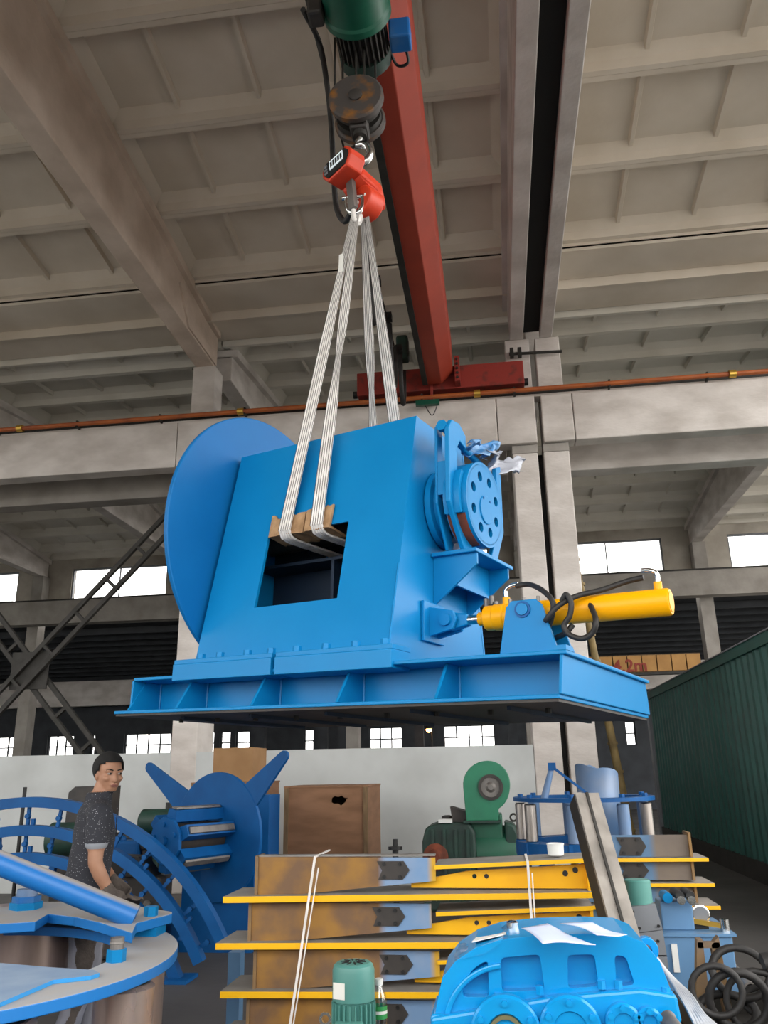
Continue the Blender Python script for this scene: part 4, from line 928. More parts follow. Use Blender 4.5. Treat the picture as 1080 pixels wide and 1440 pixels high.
# ================================================================== things on the workshop floor
# ---- big blue ring assembly in the foreground
RC = Vector((-2.6, 3.72, 0)); RZ = .8; RO = 1.10
t = thing('roller_ring_assembly', 'dusty blue ring plate on upright steel rollers with bolted arms', 'ring assembly', (RC.x, RC.y, 0))
build('ring_plate', MB().ring((RC.x, RC.y, RZ-.045), (0, 0, 1), RO-.26, RO, .045, n=96), 'blue_top_dust', t, bevel=.004)
build('base_ring', MB().ring((RC.x, RC.y, 0), (0, 0, 1), RO-.3, RO+.02, .05, n=96), 'blue_dusty', t)
def on_ring(deg, r): a = math.radians(deg); return Vector((RC.x+r*math.cos(a), RC.y+r*math.sin(a), 0))
for k, deg in enumerate((-40, 0, 36, 160, 215, 285)):
    p = on_ring(deg, RO-(.2 if k == 0 else .15)); rr = .17 if k == 0 else .125
    q = build('roller', MB().lathe([(rr-.012, 0), (rr, .01), (rr, .66), (rr-.02, .675)], (p.x, p.y, .05), (0, 0, 1), 40), 'steel_pipe', t, smooth=35)
    build('roller_bore', MB().cyl((p.x, p.y, .72), (p.x, p.y, .7265), rr-.03, n=24), 'black', q)
for px, py in ((163, 1352),):
    p = at_z(px, py, RZ); 
    b = build('bolt', MB().hexbolt((p.x, p.y, RZ), (0, 0, 1), .042, .05), 'blue', t); build('bolt_thread', MB().lathe([(.03, 0), (.03, .02), (.034, .022), (.03, .03), (.03, .045)], (p.x, p.y, RZ+.05), (0, 0, 1), 16), 'steel_grey', b)
for deg in (-60, -100, 60, 140, 200): p = on_ring(deg, RO-.08); build('bolt', MB().hexbolt((p.x, p.y, RZ), (0, 0, 1), .042, .05), 'blue', t)
# upper arm plate with end pad, and its inner roller
AZ = .885
def zpts(L, Z): return [at_z(x, y, Z) for x, y in L]
arm_loop = [(-120, 1300), (0, 1299), (50, 1296), (68, 1285), (105, 1289), (140, 1297), (186, 1312), (192, 1298), (242, 1285), (242, 1282), (205, 1276), (150, 1267), (70, 1268), (40, 1275), (-120, 1275)]
lp = zpts(arm_loop, AZ)
build('arm_plate', MB().prism(lp, (0, 0, -.045)), 'blue_top_dust', t, bevel=.004)
p = at_z(212, 1288, AZ); build('arm_foot', MB().box(p.x-.06, p.x+.06, p.y-.06, p.y+.06, RZ, AZ-.045), 'blue', t)
build('bolt', MB().hexbolt((p.x, p.y, AZ), (0, 0, 1), .036, .045), 'blue', t)
p = at_z(36, 1278, AZ)
q = build('hub_nut', MB().hexbolt((p.x, p.y, AZ), (0, 0, 1), .085, .035), 'blue', t); build('nut', MB().hexbolt((p.x, p.y, AZ+.035), (0, 0, 1), .075, .03), 'blue_dusty', q); build('stud', MB().cyl((p.x, p.y, AZ+.06), (p.x, p.y, AZ+.1), .055, n=18), 'steel_blue', q, smooth=40)
p2 = at_z(5, 1280, AZ-.045)
rc = Vector((p2.x+.06, p2.y+.02, 0))
build('large_roller', MB().lathe([(.30, 0), (.315, .015), (.315, .5), (.30, .515)], (rc.x, rc.y, AZ-.56), (0, 0, 1), 56), 'steel_pipe', t, smooth=35)
build('roller_axle', MB().cyl((rc.x, rc.y, .05), (rc.x, rc.y, AZ-.56), .08, n=18), 'steel_grey', t)
build('axle_beam', MB().bar((rc.x-.9, rc.y, .12), (rc.x+1.0, rc.y, .12), .12, .1), 'blue_dusty', t)
# round tube brace coming down from the left
a = at_z(190, 1290, AZ+.02); b = at_y(-60, 1190, a.y-.25)
build('tube_brace', MB().cyl(b, a, .055, n=24), 'blue_tube_dust', t, smooth=40)
pst = Vector((b.x, b.y, 0)); build('brace_post', MB().cyl((b.x, b.y, .05), (b.x, b.y, b.z+.03), .05, n=16), 'blue_dusty', t, smooth=40)
# light-blue near arm lying on the ring
lp = zpts([(-150, 1440), (-150, 1352), (0, 1354), (70, 1360), (132, 1364), (140, 1368), (128, 1372), (75, 1378), (0, 1410)], RZ+.016)
build('near_arm', MB().prism(lp, (0, 0, -.015)), 'blue_pale_dust', t)

# ---- nested curved frames behind the worker
AC = Vector((-4.1, 7.0, -.65))
t = thing('curved_screen_frame', 'blue frame of three nested arcs standing on the floor behind the worker', 'frame', (-2.6, 7.0, 0))
ARCS = ((2.06, .30), (1.83, .15), (1.61, .02))
for k, (r, zend) in enumerate(ARCS):
    a0 = math.asin((zend-AC.z)/r); a1 = math.pi-a0
    build('arc_rail', MB().ring((AC.x, AC.y-.03, AC.z), (0, -1, 0), r-.085, r, -.09, n=56, a0=a0, a1=a1, x=(1, 0, 0)), 'blue_dark', t)
for j, (ra_, rb_) in enumerate(((1.98, 1.82), (1.75, 1.60))):
    a0 = math.asin((.22-AC.z)/rb_)
    for i in range(15):
        a = a0+(math.pi-2*a0)*i/14; c, s_ = math.cos(a), math.sin(a); g = Vector((-s_, 0, c))*.02
        q = Vector((AC.x, AC.y+.04, AC.z)); e = Vector((c, 0, s_))
        b_ = build('spacer_bracket', MB().bar(q+e*(ra_-.0)+g, q+e*(rb_-.0)+g, .028, .022, (0, 1, 0)), 'blue_dark', t)
        build('bracket_bolt', MB().cyl(q+e*((ra_+rb_)/2)+g+Vector((0, -.03, 0)), q+e*((ra_+rb_)/2)+g+Vector((0, .01, 0)), .022, n=8), 'blue_dark', b_)
        if i % 2: build('clip', MB().bar(q+e*(rb_-.02)-g*2+Vector((0, -.02, 0)), q+e*(rb_+.06)-g*2+Vector((0, -.02, 0)), .03, .03, (0, 1, 0)), 'blue_dark', t)
for i in range(9):
    a = math.radians(28+8*i+20); c, s_ = math.cos(a), math.sin(a)
    build('lug', MB().bar((AC.x+1.525*c, AC.y+.03, AC.z+1.525*s_), (AC.x+1.46*c, AC.y+.03, AC.z+1.46*s_), .05, .05, (0, 1, 0)), 'blue_dark', t)
for x in (AC.x+1.57*math.cos(math.asin(.67/1.61)), AC.x-1.57*math.cos(math.asin(.67/1.61))):
    build('foot_plate', MB().box(x-.12, x+.12, AC.y-.12, AC.y+.16, 0, .025), 'blue_dark', t)
# ---- rotor with a disc, two pointed arms and knife bars
RD = Vector((-2.72, 8.0, 1.01)); ax = Vector((-.454, -.891, 0)); sx = Vector((.891, -.454, 0)); zz = Vector((0, 0, 1))
t = thing('rotor', 'blue rotor disc with two upraised arms and knife bars on its drum', 'rotor', (RD.x, RD.y, 0))
build('rotor_disc', MB().lathe([(.575, 0), (.58, .005), (.58, .03), (.575, .035)], RD, ax, 72), 'blue_dark', t, smooth=30)
for (tx_, ty_) in ((210, 1077), (404, 1060)):
    rd = ray(tx_, ty_); tip = CAM+rd*((RD-CAM).dot(ax)/rd.dot(ax)); d = tip-RD; dx, dz = d.dot(sx)/1.0, d.z
    L = math.hypot(dx, dz); e = (sx*dx+zz*dz)/L; f = (sx*-dz+zz*dx)/L
    n = 8; loop = [RD+e*.3+f*.22, RD+e*.5+f*.13]+[RD+e*(L-.03)+e*.05*math.cos(x)+f*.05*math.sin(x) for x in [math.pi/2-math.pi*k/n for k in range(n+1)]]+[RD+e*.5-f*.13, RD+e*.3-f*.22]
    build('arm', MB().prism(loop, ax*.03), 'blue_dark', t)
hc = RD+ax*.62
build('hub_plate', MB().lathe([(.2, 0), (.205, .005), (.205, .03), (.2, .035)], hc, ax, 9), 'blue_dark', t)
build('hub_boss', MB().cyl(hc+ax*.035, hc+ax*.07, .04, n=14), 'blue_dark', t)
for k in range(5): a = 2*math.pi*k/5+.4; q = hc+(sx*math.cos(a)+zz*math.sin(a))*.14; build('bolt', MB().hexbolt(q+ax*.035, ax, .024, .02), 'blue_dark', t)
build('drum', MB().cyl(RD+ax*.03, hc, .14, n=20), 'dark_gear', t, smooth=40)
for k in range(6):
    a = math.radians(20+60*k); e = sx*math.cos(a)+zz*math.sin(a); g = sx*-math.sin(a)+zz*math.cos(a)
    q = build('knife_bar', MB().hexa([hc+e*.17-g*.06, hc+e*.27-g*.05, hc+e*.27+g*.05, hc+e*.17+g*.06, RD+ax*.03+e*.17-g*.06, RD+ax*.03+e*.27-g*.05, RD+ax*.03+e*.27+g*.05, RD+ax*.03+e*.17+g*.06]), 'blue_dark', t)
    build('knife', MB().hexa([hc-ax*.02+e*.275-g*.035, hc-ax*.02+e*.29-g*.03, hc-ax*.02+e*.29+g*.02, hc-ax*.02+e*.275+g*.03]+[p+ax*-.54 for p in (hc-ax*.02+e*.275-g*.035, hc-ax*.02+e*.29-g*.03, hc-ax*.02+e*.29+g*.02, hc-ax*.02+e*.275+g*.03)]), 'steel_grey', q)
build('stand', MB().box(RD.x-.35, RD.x+.35, RD.y+.05, RD.y+.45, 0, .75), 'blue_dark', t)
# ---- crates behind
def crate(name, x0, x1, y0, y1, z0, z1, mt, label, cat, hole=None, tape=False):
    t = thing(name, label, cat, ((x0+x1)/2, (y0+y1)/2, z0)); th = .015
    if hole:
        n = 14; rr = random.Random(3); hl = [(hole[0]+(.11*math.cos(a))*rr.uniform(.5, 1.1), y0, hole[1]+.06*math.sin(a)*rr.uniform(.5, 1.2)) for a in [-2*math.pi*k/n for k in range(n)]]
        build('front_board', MB().holed([(x0, y0, z0), (x1, y0, z0), (x1, y0, z1), (x0, y0, z1)], [hl], (0, th, 0)), mt, t)
    else: build('front_board', MB().box(x0, x1, y0, y0+th, z0, z1), mt, t)
    build('back_board', MB().box(x0, x1, y1-th, y1, z0, z1), mt, t)
    for x in (x0, x1-th): build('side_board', MB().box(x, x+th, y0+th, y1-th, z0, z1), mt, t)
    if not tape:
        build('lid_board', MB().box(x0-.01, x1+.01, y0-.01, y1+.01, z1, z1+.02), mt, t)
        for x in (x1-.05, x0): build('corner_batten', MB().box(x, x+.05, y0-.025, y0, z0, z1), 'timber', t)
    else:
        for s in (0, 1): ym = (y0+y1)/2; build('top_flap', MB().box(x0, x1, y0 if s == 0 else ym+.002, ym-.002 if s == 0 else y1, z1, z1+.008), mt, t)
    return t
crate('wooden_crate', -2.54, -1.55, 9.8, 10.8, 0, 1.4, 'wood_crate', 'tall plywood crate with a ragged hole beside the blue rotor', 'crate', hole=(-1.88, 1.26))
crate('wooden_crate', -3.72, -2.85, 9.9, 10.7, 0, 1.46, 'wood_crate', 'plywood crate hidden behind the blue rotor, carrying a carton', 'crate')
crate('carton', -3.5, -3.0, 10.0, 10.6, 1.482, 1.87, 'carton', 'brown cardboard carton on a crate between the two rotor arms', 'box', tape=True)
t = thing('steel_cabinet', 'narrow dark blue steel cabinet between the rotor and the plywood crate', 'cabinet', (-2.72, 9.6, 0))
build('body', MB().box(-2.85, -2.58, 9.3, 9.75, 0, 1.34), 'blue_dark', t, bevel=.008); build('door', MB().box(-2.83, -2.72, 9.285, 9.3, .1, 1.28), 'grey_paint', t)
for z in (.4, 1.0): build('hinge', MB().box(-2.72, -2.70, 9.27, 9.3, z, z+.08), 'dark_steel', t)
# ---- green gearbox with blower by the low wall
t = thing('blower_gearbox_unit', 'dark green gear motor topped by a lighter green snail blower', 'blower', (-.4, 9.3, 0)); Y = 9.0
def lat(p, prof, d, n=24): return MB().lathe(prof, p, d, n)
build('gear_housing', MB().prism([(-.86, Y, .2), (-.86, Y, .86), (-.82, Y, 1.0), (-.7, Y, 1.04), (-.36, Y, 1.05), (-.3, Y, .95), (-.3, Y, .2)], (0, .6, 0)), 'green_dark', t, bevel=.03)
for k in range(4): build('housing_rib', MB().box(-.76+.12*k, -.73+.12*k, Y-.03, Y, .3, .98), 'green_dark', t)
build('shaft_cover', lat((-.72, Y, .72), [(.13, 0), (.13, -.04), (.08, -.05), (.05, -.12)], (0, 1, 0)), 'rust_brown', t, smooth=35)
build('motor_body', MB().lathe([(.26, 0), (.28, .02), (.28, .5), (.24, .56)], (-.32, Y+.3, .72), (1, 0, 0), 32), 'green_mid', t, smooth=35)
build('motor_box', MB().box(-.36, -.02, Y+.08, Y+.5, .78, 1.12), 'green_mid', t, bevel=.02)
build('motor_end', MB().prism([(.0, Y+.05, .3), (.0, Y+.05, 1.05), (.1, Y+.05, 1.02), (.16, Y+.05, .9), (.2, Y+.05, .5), (.2, Y+.05, .3)], (0, .5, 0)), 'green_dark', t, bevel=.03)
build('eye_bolt', MB().ring((.1, Y+.2, 1.08), (0, 1, 0), .025, .045, .02, n=14), 'dark_steel', t)
build('base_frame', MB().box(-.92, .3, Y-.02, Y+.65, 0, .2), 'dark_gear', t)
build('side_skirt', MB().box(-.3, .25, Y-.02, Y+.03, .2, .72), 'dark_gear', t)
bc = at_y(690, 1107, Y)
vol = [(bc.x+(.245+.05*math.cos(a-2.6))*math.cos(a), Y, bc.z+(.25+.03*math.cos(a-2.6))*math.sin(a)) for a in [math.radians(-70+250*k/26) for k in range(27)]]
vol += [(bc.x-.27, Y, bc.z-.33), (bc.x+.06, Y, bc.z-.33)]
build('volute', MB().prism(vol, (0, .22, 0)), 'green_blower', t, bevel=.01)
build('inlet_ring', MB().ring((bc.x, Y-.02, bc.z), (0, 1, 0), .1, .13, .03, n=28), 'dark_gear', t, smooth=30)
build('impeller', MB().lathe([(.1, 0), (.06, .004), (.03, -.02), (.028, -.03)], (bc.x, Y-.004, bc.z), (0, 1, 0), 24), 'steel_grey', t, smooth=35)
build('duct_flange', MB().box(bc.x-.3, bc.x+.09, Y-.03, Y+.26, bc.z-.35, bc.z-.325), 'green_dark', t)
build('bracket', MB().prism([(-.54, Y+.1, 1.04), (-.56, Y+.1, 1.2), (-.36, Y+.1, 1.14), (-.34, Y+.1, 1.04)], (0, .3, 0)), 'dark_gear', t)
build('bracket', MB().prism([(-.36, Y+.15, 1.14), (-.3, Y+.15, 1.36), (-.27, Y+.15, 1.36), (-.27, Y+.15, 1.12)], (0, .2, 0)), 'dark_gear', t)
build('name_card', MB().box(-.68, -.54, Y-.01, Y+.1, 1.045, 1.08), 'white', t); build('filler_cap', MB().lathe([(.06, 0), (.06, .05), (.03, .06)], (-.6, Y+.2, 1.05), (0, 0, 1), 16), 'dark_gear', t, smooth=35)
# dark valve by the crate
p = at_y(556, 1195, 8.6)
t = thing('valve_stub', 'small dark valve standing between the crate and the green gearbox', 'valve', (p.x, 8.6, 0))
build('stem', MB().cyl((p.x, 8.6, .0), (p.x, 8.6, p.z+.02), .03, n=10), 'black', t, smooth=40); build('wheel', MB().cyl((p.x, 8.6, p.z), (p.x, 8.6, p.z+.03), .07, n=14), 'black', t); build('cap', MB().cyl((p.x, 8.6, p.z+.03), (p.x, 8.6, p.z+.1), .025, n=10), 'black', t)
# ---- stack of tapered beams in the middle
PITCH = .212; Y0 = 4.40
lay_names = ['topmost', 'second from the top', 'third from the top', 'fourth from the top', 'bottom']
def splice(x, z, y, parent, h=.085):
    s = build('splice_plate', MB().prism([(x-.075, y, z-h/2), (x-.055, y, z), (x-.08, y, z+h/2), (x+.055, y, z+h/2), (x+.085, y, z), (x+.05, y, z-h/2)], (0, -.008, 0)), 'dark_gear', parent)
    for (dx, dz) in ((-.045, -.03), (.035, -.03), (-.045, .03), (.035, .03)): build('bolt', MB().cyl((x+dx, y-.008, z+dz*h/.085), (x+dx, y-.016, z+dz*h/.085), .009, n=8), 'black', s)
for i in range(5):
    zt = 1.158-PITCH*i; zfl = zt-.197
    jx = random.Random(i).uniform(-.02, .02)
    # beam with its deep end at the left: bare web, yellow sole flange
    t = thing('tapered_steel_section', 'rust-brown and blue tapered beam with yellow sole flange, %s of its stack' % lay_names[i], 'beam', (-.5+jx, Y0+.15, zfl-.014))
    x0, x1 = -1.285+jx, -.37+jx
    w = MB().prism([(x0, Y0, zt-.19), (x0+.12, Y0, zt-.185), (x1, Y0, zt-.115), (x1, Y0, zt-.008), (x0, Y0, zt)], (0, .014, 0))
    o = build('web', w, 'web_plate', t)
    o.data.transform(Matrix.Translation(o.parent.location)); o.location = -Vector(o.parent.location)   # keep the paint line in world X
    build('sole_flange', MB().hexa([(-1.45+jx, Y0-.06, zfl-.012), (.40, Y0-.06, zfl+.012), (.40, Y0+.28, zfl+.012), (-1.45+jx, Y0+.28, zfl-.012), (-1.45+jx, Y0-.06, zfl+.017), (.40, Y0-.06, zfl+.038), (.40, Y0+.28, zfl+.038), (-1.45+jx, Y0+.28, zfl+.017)]), 'yellow_primer', t)
    build('end_plate', MB().box(x0-.016, x0, Y0-.01, Y0+.12, zt-.19, zt+.006), 'rust_plate', t)
    build('top_edge_flange', MB().box(x0, x1, Y0, Y0+.05, zt, zt+.008), 'primer', t)
    splice(-.585+jx, zt-.065, Y0, t)
    # mate lying the other way round, deep end at the right
    t = thing('tapered_steel_section', 'yellow tapered beam with bolt holes by the channel, %s of its stack' % lay_names[i], 'beam', (0, Y0+.2, zfl+.03))
    b0, b1 = -.50+jx, .385
    build('web', MB().holed([(b0, Y0+.05, zfl+.045), (b1, Y0+.05, zfl+.04), (b1, Y0+.05, zt-.045), (-.2, Y0+.05, zt-.075), (b0, Y0+.05, zt-.125)], [[(x+.012*math.cos(a), Y0+.05, zt-.10+.012*math.sin(a)) for a in [2*math.pi*k/8 for k in range(8)]] for x in (-.165, -.105)], (0, .014, 0)), 'yellow', t)
    build('top_flange', MB().hexa([(-.36, Y0-.02, zt-.06), (.40, Y0-.02, zt-.032), (.40, Y0+.28, zt-.032), (-.36, Y0+.28, zt-.06), (-.36, Y0-.02, zt-.042), (.40, Y0-.02, zt-.012), (.40, Y0+.28, zt-.012), (-.36, Y0+.28, zt-.042)]), 'yellow_primer', t)
    hl = [[(b1+.0, Y0+.03+.09*k+.013*math.cos(a), zfl+.06+.035*j+.013*math.sin(a)) for a in [2*math.pi*q/8 for q in range(8)]] for k in range(3) for j in (0, 2)]
    build('end_plate', MB().holed([(b1, Y0-.01, zfl+.035), (b1, Y0+.28, zfl+.035), (b1, Y0+.28, zt-.035), (b1, Y0-.01, zt-.035)], hl, (.014, 0, 0)), 'yellow', t)
    for (dx, dz) in ((-.1, .03), (-.05, .045)): build('bolt_hole_rim', MB().cyl((b1+dx, Y0+.05, zfl+.08+dz), (b1+dx, Y0+.045, zfl+.08+dz), .014, n=10), 'black', t)
t = thing('timber_bearer', 'short timber bearer under the deep brown ends of the beam stack', 'timber', (-1.1, Y0+.1, 0)); build('block', MB().box(-1.2, -1.0, Y0-.06, Y0+.3, 0, .1), 'timber', t); 
t = thing('timber_bearer', 'short timber bearer under the yellow ends of the beam stack', 'timber', (.2, Y0+.1, 0)); build('block', MB().box(.1, .3, Y0-.06, Y0+.3, 0, .1), 'timber', t)
# grey-blue bracket at the stack's end
p = at_y(333, 1345, 4.9)
t = thing('prop_post', 'slim grey-blue steel prop beside the brown ends of the beam stack', 'post', (p.x, 4.9, 0)); build('post', MB().box(p.x-.04, p.x+.03, 4.87, 4.95, 0, at_y(333, 1338, 4.9).z), 'tank', t); build('foot', MB().box(p.x-.1, p.x+.08, 4.84, 4.98, 0, .03), 'dark_steel', t)
# binding straps
for lb, (pa_, pb_) in (('white strap tied round the brown ends of the beam stack', ((443, 1205), (408, 1440))), ('white strap tied round the yellow ends of the beam stack', ((742, 1212), (748, 1300)))):
    a, b = at_y(*pa_, Y0-.075), at_y(*pb_, Y0-.075); d = b-a; b = a+d*((a.z-.3)/(a.z-b.z))
    t = thing('binding_strap', lb, 'strap', b); build('band', MB().bar(a, b, .012, .004, (0, 1, 0)), 'webbing', t); build('tail', MB().bar(a+Vector((.018, .001, -.05)), b+Vector((.014, .001, 0)), .006, .003, (0, 1, 0)), 'webbing', t); build('top_run', MB().bar(a, a+Vector((.0, .36, .0)), .012, .006), 'webbing', t)
# ---- far stack on the right
Y1 = 5.2
flz = [at_y(930, y, Y1).z for y in (1207, 1242, 1273)]; flz.append(2*flz[2]-flz[1]); flz += [flz[3]-.14*k for k in range(1, 6)]
for i, z in enumerate(flz):
    if z < .08: break
    xe = at_y(993+4*min(i, 2), 1207, Y1).x
    t = thing('tapered_steel_section', 'dull brown and blue beam with yellow flange behind the power unit, %s' % ['highest one', 'second down', 'third down', 'fourth down', 'fifth down', 'sixth down', 'seventh down', 'eighth down', 'lowest'][i], 'beam', (.8, Y1+.1, z-.02))
    build('flange', MB().box(.45, xe, Y1-.06, Y1+.25, z-.012, z+.006), 'yellow_primer', t)
    zh = (z-flz[i+1]-.03) if i+1 < len(flz) else .09
    xw = at_y(970, 1207, Y1).x
    o = build('web', MB().box(.45, xw, Y1, Y1+.014, z-.014-zh, z-.014), 'web_plate_far', t); o.data.transform(Matrix.Translation(o.parent.location)); o.location = -Vector(o.parent.location)
    build('end_plate', MB().box(xw, xw+.014, Y1-.02, Y1+.12, z-.014-zh, z-.014), 'rust_plate', t)
    splice(.72, z-.014-zh/2, Y1, t, zh*.8)
xw = at_y(970, 1207, Y1).x
t = thing('tapered_steel_section', 'bare brown beam lying on top of the stack behind the teal motor', 'beam', (.8, Y1+.1, flz[0]+.02))
o = build('web', MB().box(.45, xw, Y1, Y1+.014, flz[0]+.008, flz[0]+.125), 'web_plate_far', t); o.data.transform(Matrix.Translation(o.parent.location)); o.location = -Vector(o.parent.location)
build('end_plate', MB().box(xw, xw+.014, Y1-.03, Y1+.12, flz[0]+.008, flz[0]+.14), 'rust_plate', t); splice(.72, flz[0]+.065, Y1, t, .1)
t = thing('timber_bearer', 'dark timber bearer under the stack behind the teal motor', 'timber', (.75, Y1+.1, 0)); build('block', MB().box(.55, .95, Y1-.05, Y1+.25, 0, max(.02, flz[-1]-.11 if flz[-1] > .2 else .04)), 'timber', t)
# ---- blue roller ring machine by the joint columns
CX, CY = .66, 7.3; RR = .575; zt_ = at_y(820, 1127, 7.0).z; zb_ = at_y(820, 1185, 7.0).z
t = thing('roller_cage', 'blue ring cage with upright rollers and a grey-blue chute by the joint columns', 'machine', (CX, CY, 0))
build('top_ring', MB().ring((CX, CY, zt_), (0, 0, 1), RR-.11, RR, .03, n=56), 'blue_dark', t)
build('bottom_ring', MB().ring((CX, CY, zb_-.1), (0, 0, 1), RR-.16, RR, .1, n=56), 'blue_dark', t)
for k, deg in enumerate((-150, -105, -60, -25, 15, 60, 100, 140, 180)):
    a = math.radians(deg); x, y = CX+(RR-.06)*math.cos(a), CY+(RR-.06)*math.sin(a); mt = ['steel', 'steel_blue', 'steel_blue', 'steel', 'steel_blue'][k % 5]
    build('roller', MB().lathe([(.04, 0), (.048, .005), (.048, zt_-zb_-.03), (.04, zt_-zb_-.02)], (x, y, zb_+.005), (0, 0, 1), 20), mt, t, smooth=35)
    build('roller_bearing', MB().box(x-.055, x+.055, y-.055, y+.055, zb_-.12, zb_+.005), 'blue_dark', t, bevel=.008)
    build('nut', MB().hexbolt((x, y, zt_+.03), (0, 0, 1), .025, .025), 'blue_dark', t)
for k in range(4):
    a = math.radians(45+90*k); build('leg', MB().cyl((CX+(RR-.1)*math.cos(a), CY+(RR-.1)*math.sin(a), 0), (CX+(RR-.1)*math.cos(a), CY+(RR-.1)*math.sin(a), zb_-.1), .05, n=12), 'blue_dark', t)
ch = MB(); n = 28; vs = []
for k in range(n):
    a = 2*math.pi*k/n; hgt = zt_+.27-.09*max(0, math.cos(a-.3))-.02*math.sin(3*a); vs += [(CX+.13+.165*math.cos(a), CY+.165*math.sin(a), zb_-.05), (CX+.13+.175*math.cos(a), CY+.175*math.sin(a), hgt)]
ch.add(vs, [(2*k, 2*((k+1) % n), 2*((k+1) % n)+1, 2*k+1) for k in range(n)]); o = build('chute', ch, 'steel_blue', t, smooth=50); o.modifiers.new('t', 'SOLIDIFY').thickness = .012
q = at_y(776, 1078, 7.0); q0 = at_y(765, 1122, 7.0)
build('post', MB().cyl((q0.x, 7.0, zt_+.02), (q.x, 7.0, q.z), .03, .022, n=14), 'steel_blue', t, smooth=40)
build('stay', MB().bar((q.x, 7.0, q.z), (q.x+.3, 7.02, zt_+.03), .02, .02), 'blue_dark', t); build('post_head', MB().box(q.x-.03, q.x+.03, 6.97, 7.03, q.z-.03, q.z+.03), 'blue_dark', t)
# white cup on the beam stack
p = at_y(782, 1205, 4.5)
t = thing('white_cup', 'small white cup standing on the yellow end of the beam stack', 'cup', (p.x, 4.5, 1.15)); build('body', MB().lathe([(.036, 0), (.04, .004), (.042, .055), (.038, .055), (.036, .008)], (p.x, 4.5, 1.149), (0, 0, 1), 24), 'white', t, smooth=35); build('rim', MB().ring((p.x, 4.5, 1.2), (0, 0, 1), .039, .044, .006, n=24), 'white', t)
# ---- leaning steel channel
a = at_y(822, 1117, 4.1); b = at_y(882, 1335, 3.75); d = b-a; b = a+d*((a.z-.03)/(a.z-b.z)); d = (b-a).normalized(); sx_ = Vector((1, .25, 0)).normalized(); sx_ = (sx_-d*sx_.dot(d)).normalized(); ny = d.cross(sx_).normalized()
if ny.y > 0: ny = -ny
t = thing('steel_channel', 'grey steel channel section leaning upright against the beam stack', 'channel', b)
w = .062; dd = .07
for (s0, s1, n0, n1, nm, mt) in ((-w, w, -dd, -dd+.01, 'web', 'steel_grey'), (-w, -w+.012, -dd, dd*.4, 'flange', 'dark_steel'), (w-.012, w, -dd, dd*.4, 'flange', 'steel_grey')):
    pass
P0, P1 = a, b
def slabd(s0, s1, n0, n1, nm, mt):
    build(nm, MB().hexa([P0+sx_*s0+ny*n0, P0+sx_*s1+ny*n0, P0+sx_*s1+ny*n1, P0+sx_*s0+ny*n1, P1+sx_*s0+ny*n0, P1+sx_*s1+ny*n0, P1+sx_*s1+ny*n1, P1+sx_*s0+ny*n1]), mt, t)
slabd(-.05, .065, .0, .012, 'web', 'steel_chan'); slabd(-.05, -.035, -.1, 0, 'flange', 'dark_steel'); slabd(.05, .065, -.1, 0, 'flange', 'dark_steel'); slabd(.0, .012, .012, .02, 'seam_strip', 'dark_steel'); slabd(-.05, -.02, .012, .018, 'edge_strip', 'steel_chan')
# ---- hydraulic power unit
Yt = 4.1
tl, tr_ = at_y(928, 1316, Yt), at_y(1030, 1318, Yt); tb = .45
t = thing('power_unit', 'steel-blue hydraulic power unit with tank, gauge and valves', 'power unit', ((tl.x+tr_.x)/2, Yt+.2, 0))
build('tank', MB().box(tl.x-.12, tr_.x, Yt, Yt+.38, tb, tl.z), 'tank', t, bevel=.006); build('tank_lid', MB().box(tl.x-.13, tr_.x+.015, Yt-.015, Yt+.4, tl.z, tl.z+.012), 'tank', t)
build('stand', MB().box(tl.x-.1, tr_.x-.02, Yt+.02, Yt+.36, 0, tb), 'dark_steel', t)
p = at_y(960, 1345, Yt); build('level_gauge', MB().box(p.x-.045, p.x-.02, Yt-.012, Yt, p.z-.06, p.z+.05), 'white', t)
p = at_y(955, 1300, Yt+.1); blk = build('valve_block', MB().box(p.x-.08, p.x+.06, Yt+.06, Yt+.2, tl.z+.012, tl.z+.13), 'tank', t, bevel=.006)
build('solenoid', MB().cyl((p.x-.05, Yt+.02, tl.z+.15), (p.x-.05, Yt+.12, tl.z+.15), .022, n=12), 'blue', blk, smooth=40)
for dx in (.0, .045):
    build('valve', MB().cyl((p.x+dx, Yt+.0, tl.z+.16), (p.x+dx, Yt+.14, tl.z+.16), .02, n=12), 'black', blk, smooth=40); build('valve_cap', MB().cyl((p.x+dx, Yt-.02, tl.z+.145), (p.x+dx, Yt+.0, tl.z+.145), .018, n=12), 'steel_bright', blk, smooth=40)
p = at_y(984, 1285, Yt+.1); gz = p.z
g = build('pressure_gauge', MB().lathe([(.036, 0), (.04, -.006), (.04, -.02), (.034, -.022)], (p.x, Yt+.1, gz), (0, 1, 0), 24), 'steel_bright', t, smooth=35); build('dial', MB().cyl((p.x, Yt+.078, gz), (p.x, Yt+.0775, gz), .033, n=20), 'grey_paint', g); build('gauge_stem', MB().box(p.x-.03, p.x+.03, Yt+.09, Yt+.14, tl.z+.012, gz-.03), 'black', g)
build('lever', MB().bar((p.x-.05, Yt+.08, tl.z+.05), (p.x+.1, Yt+.05, tl.z+.03), .02, .02), 'brass', t); build('tap', MB().cyl((p.x+.09, Yt+.05, tl.z+.012), (p.x+.09, Yt+.05, tl.z+.06), .02, n=10), 'steel_bright', t, smooth=40)
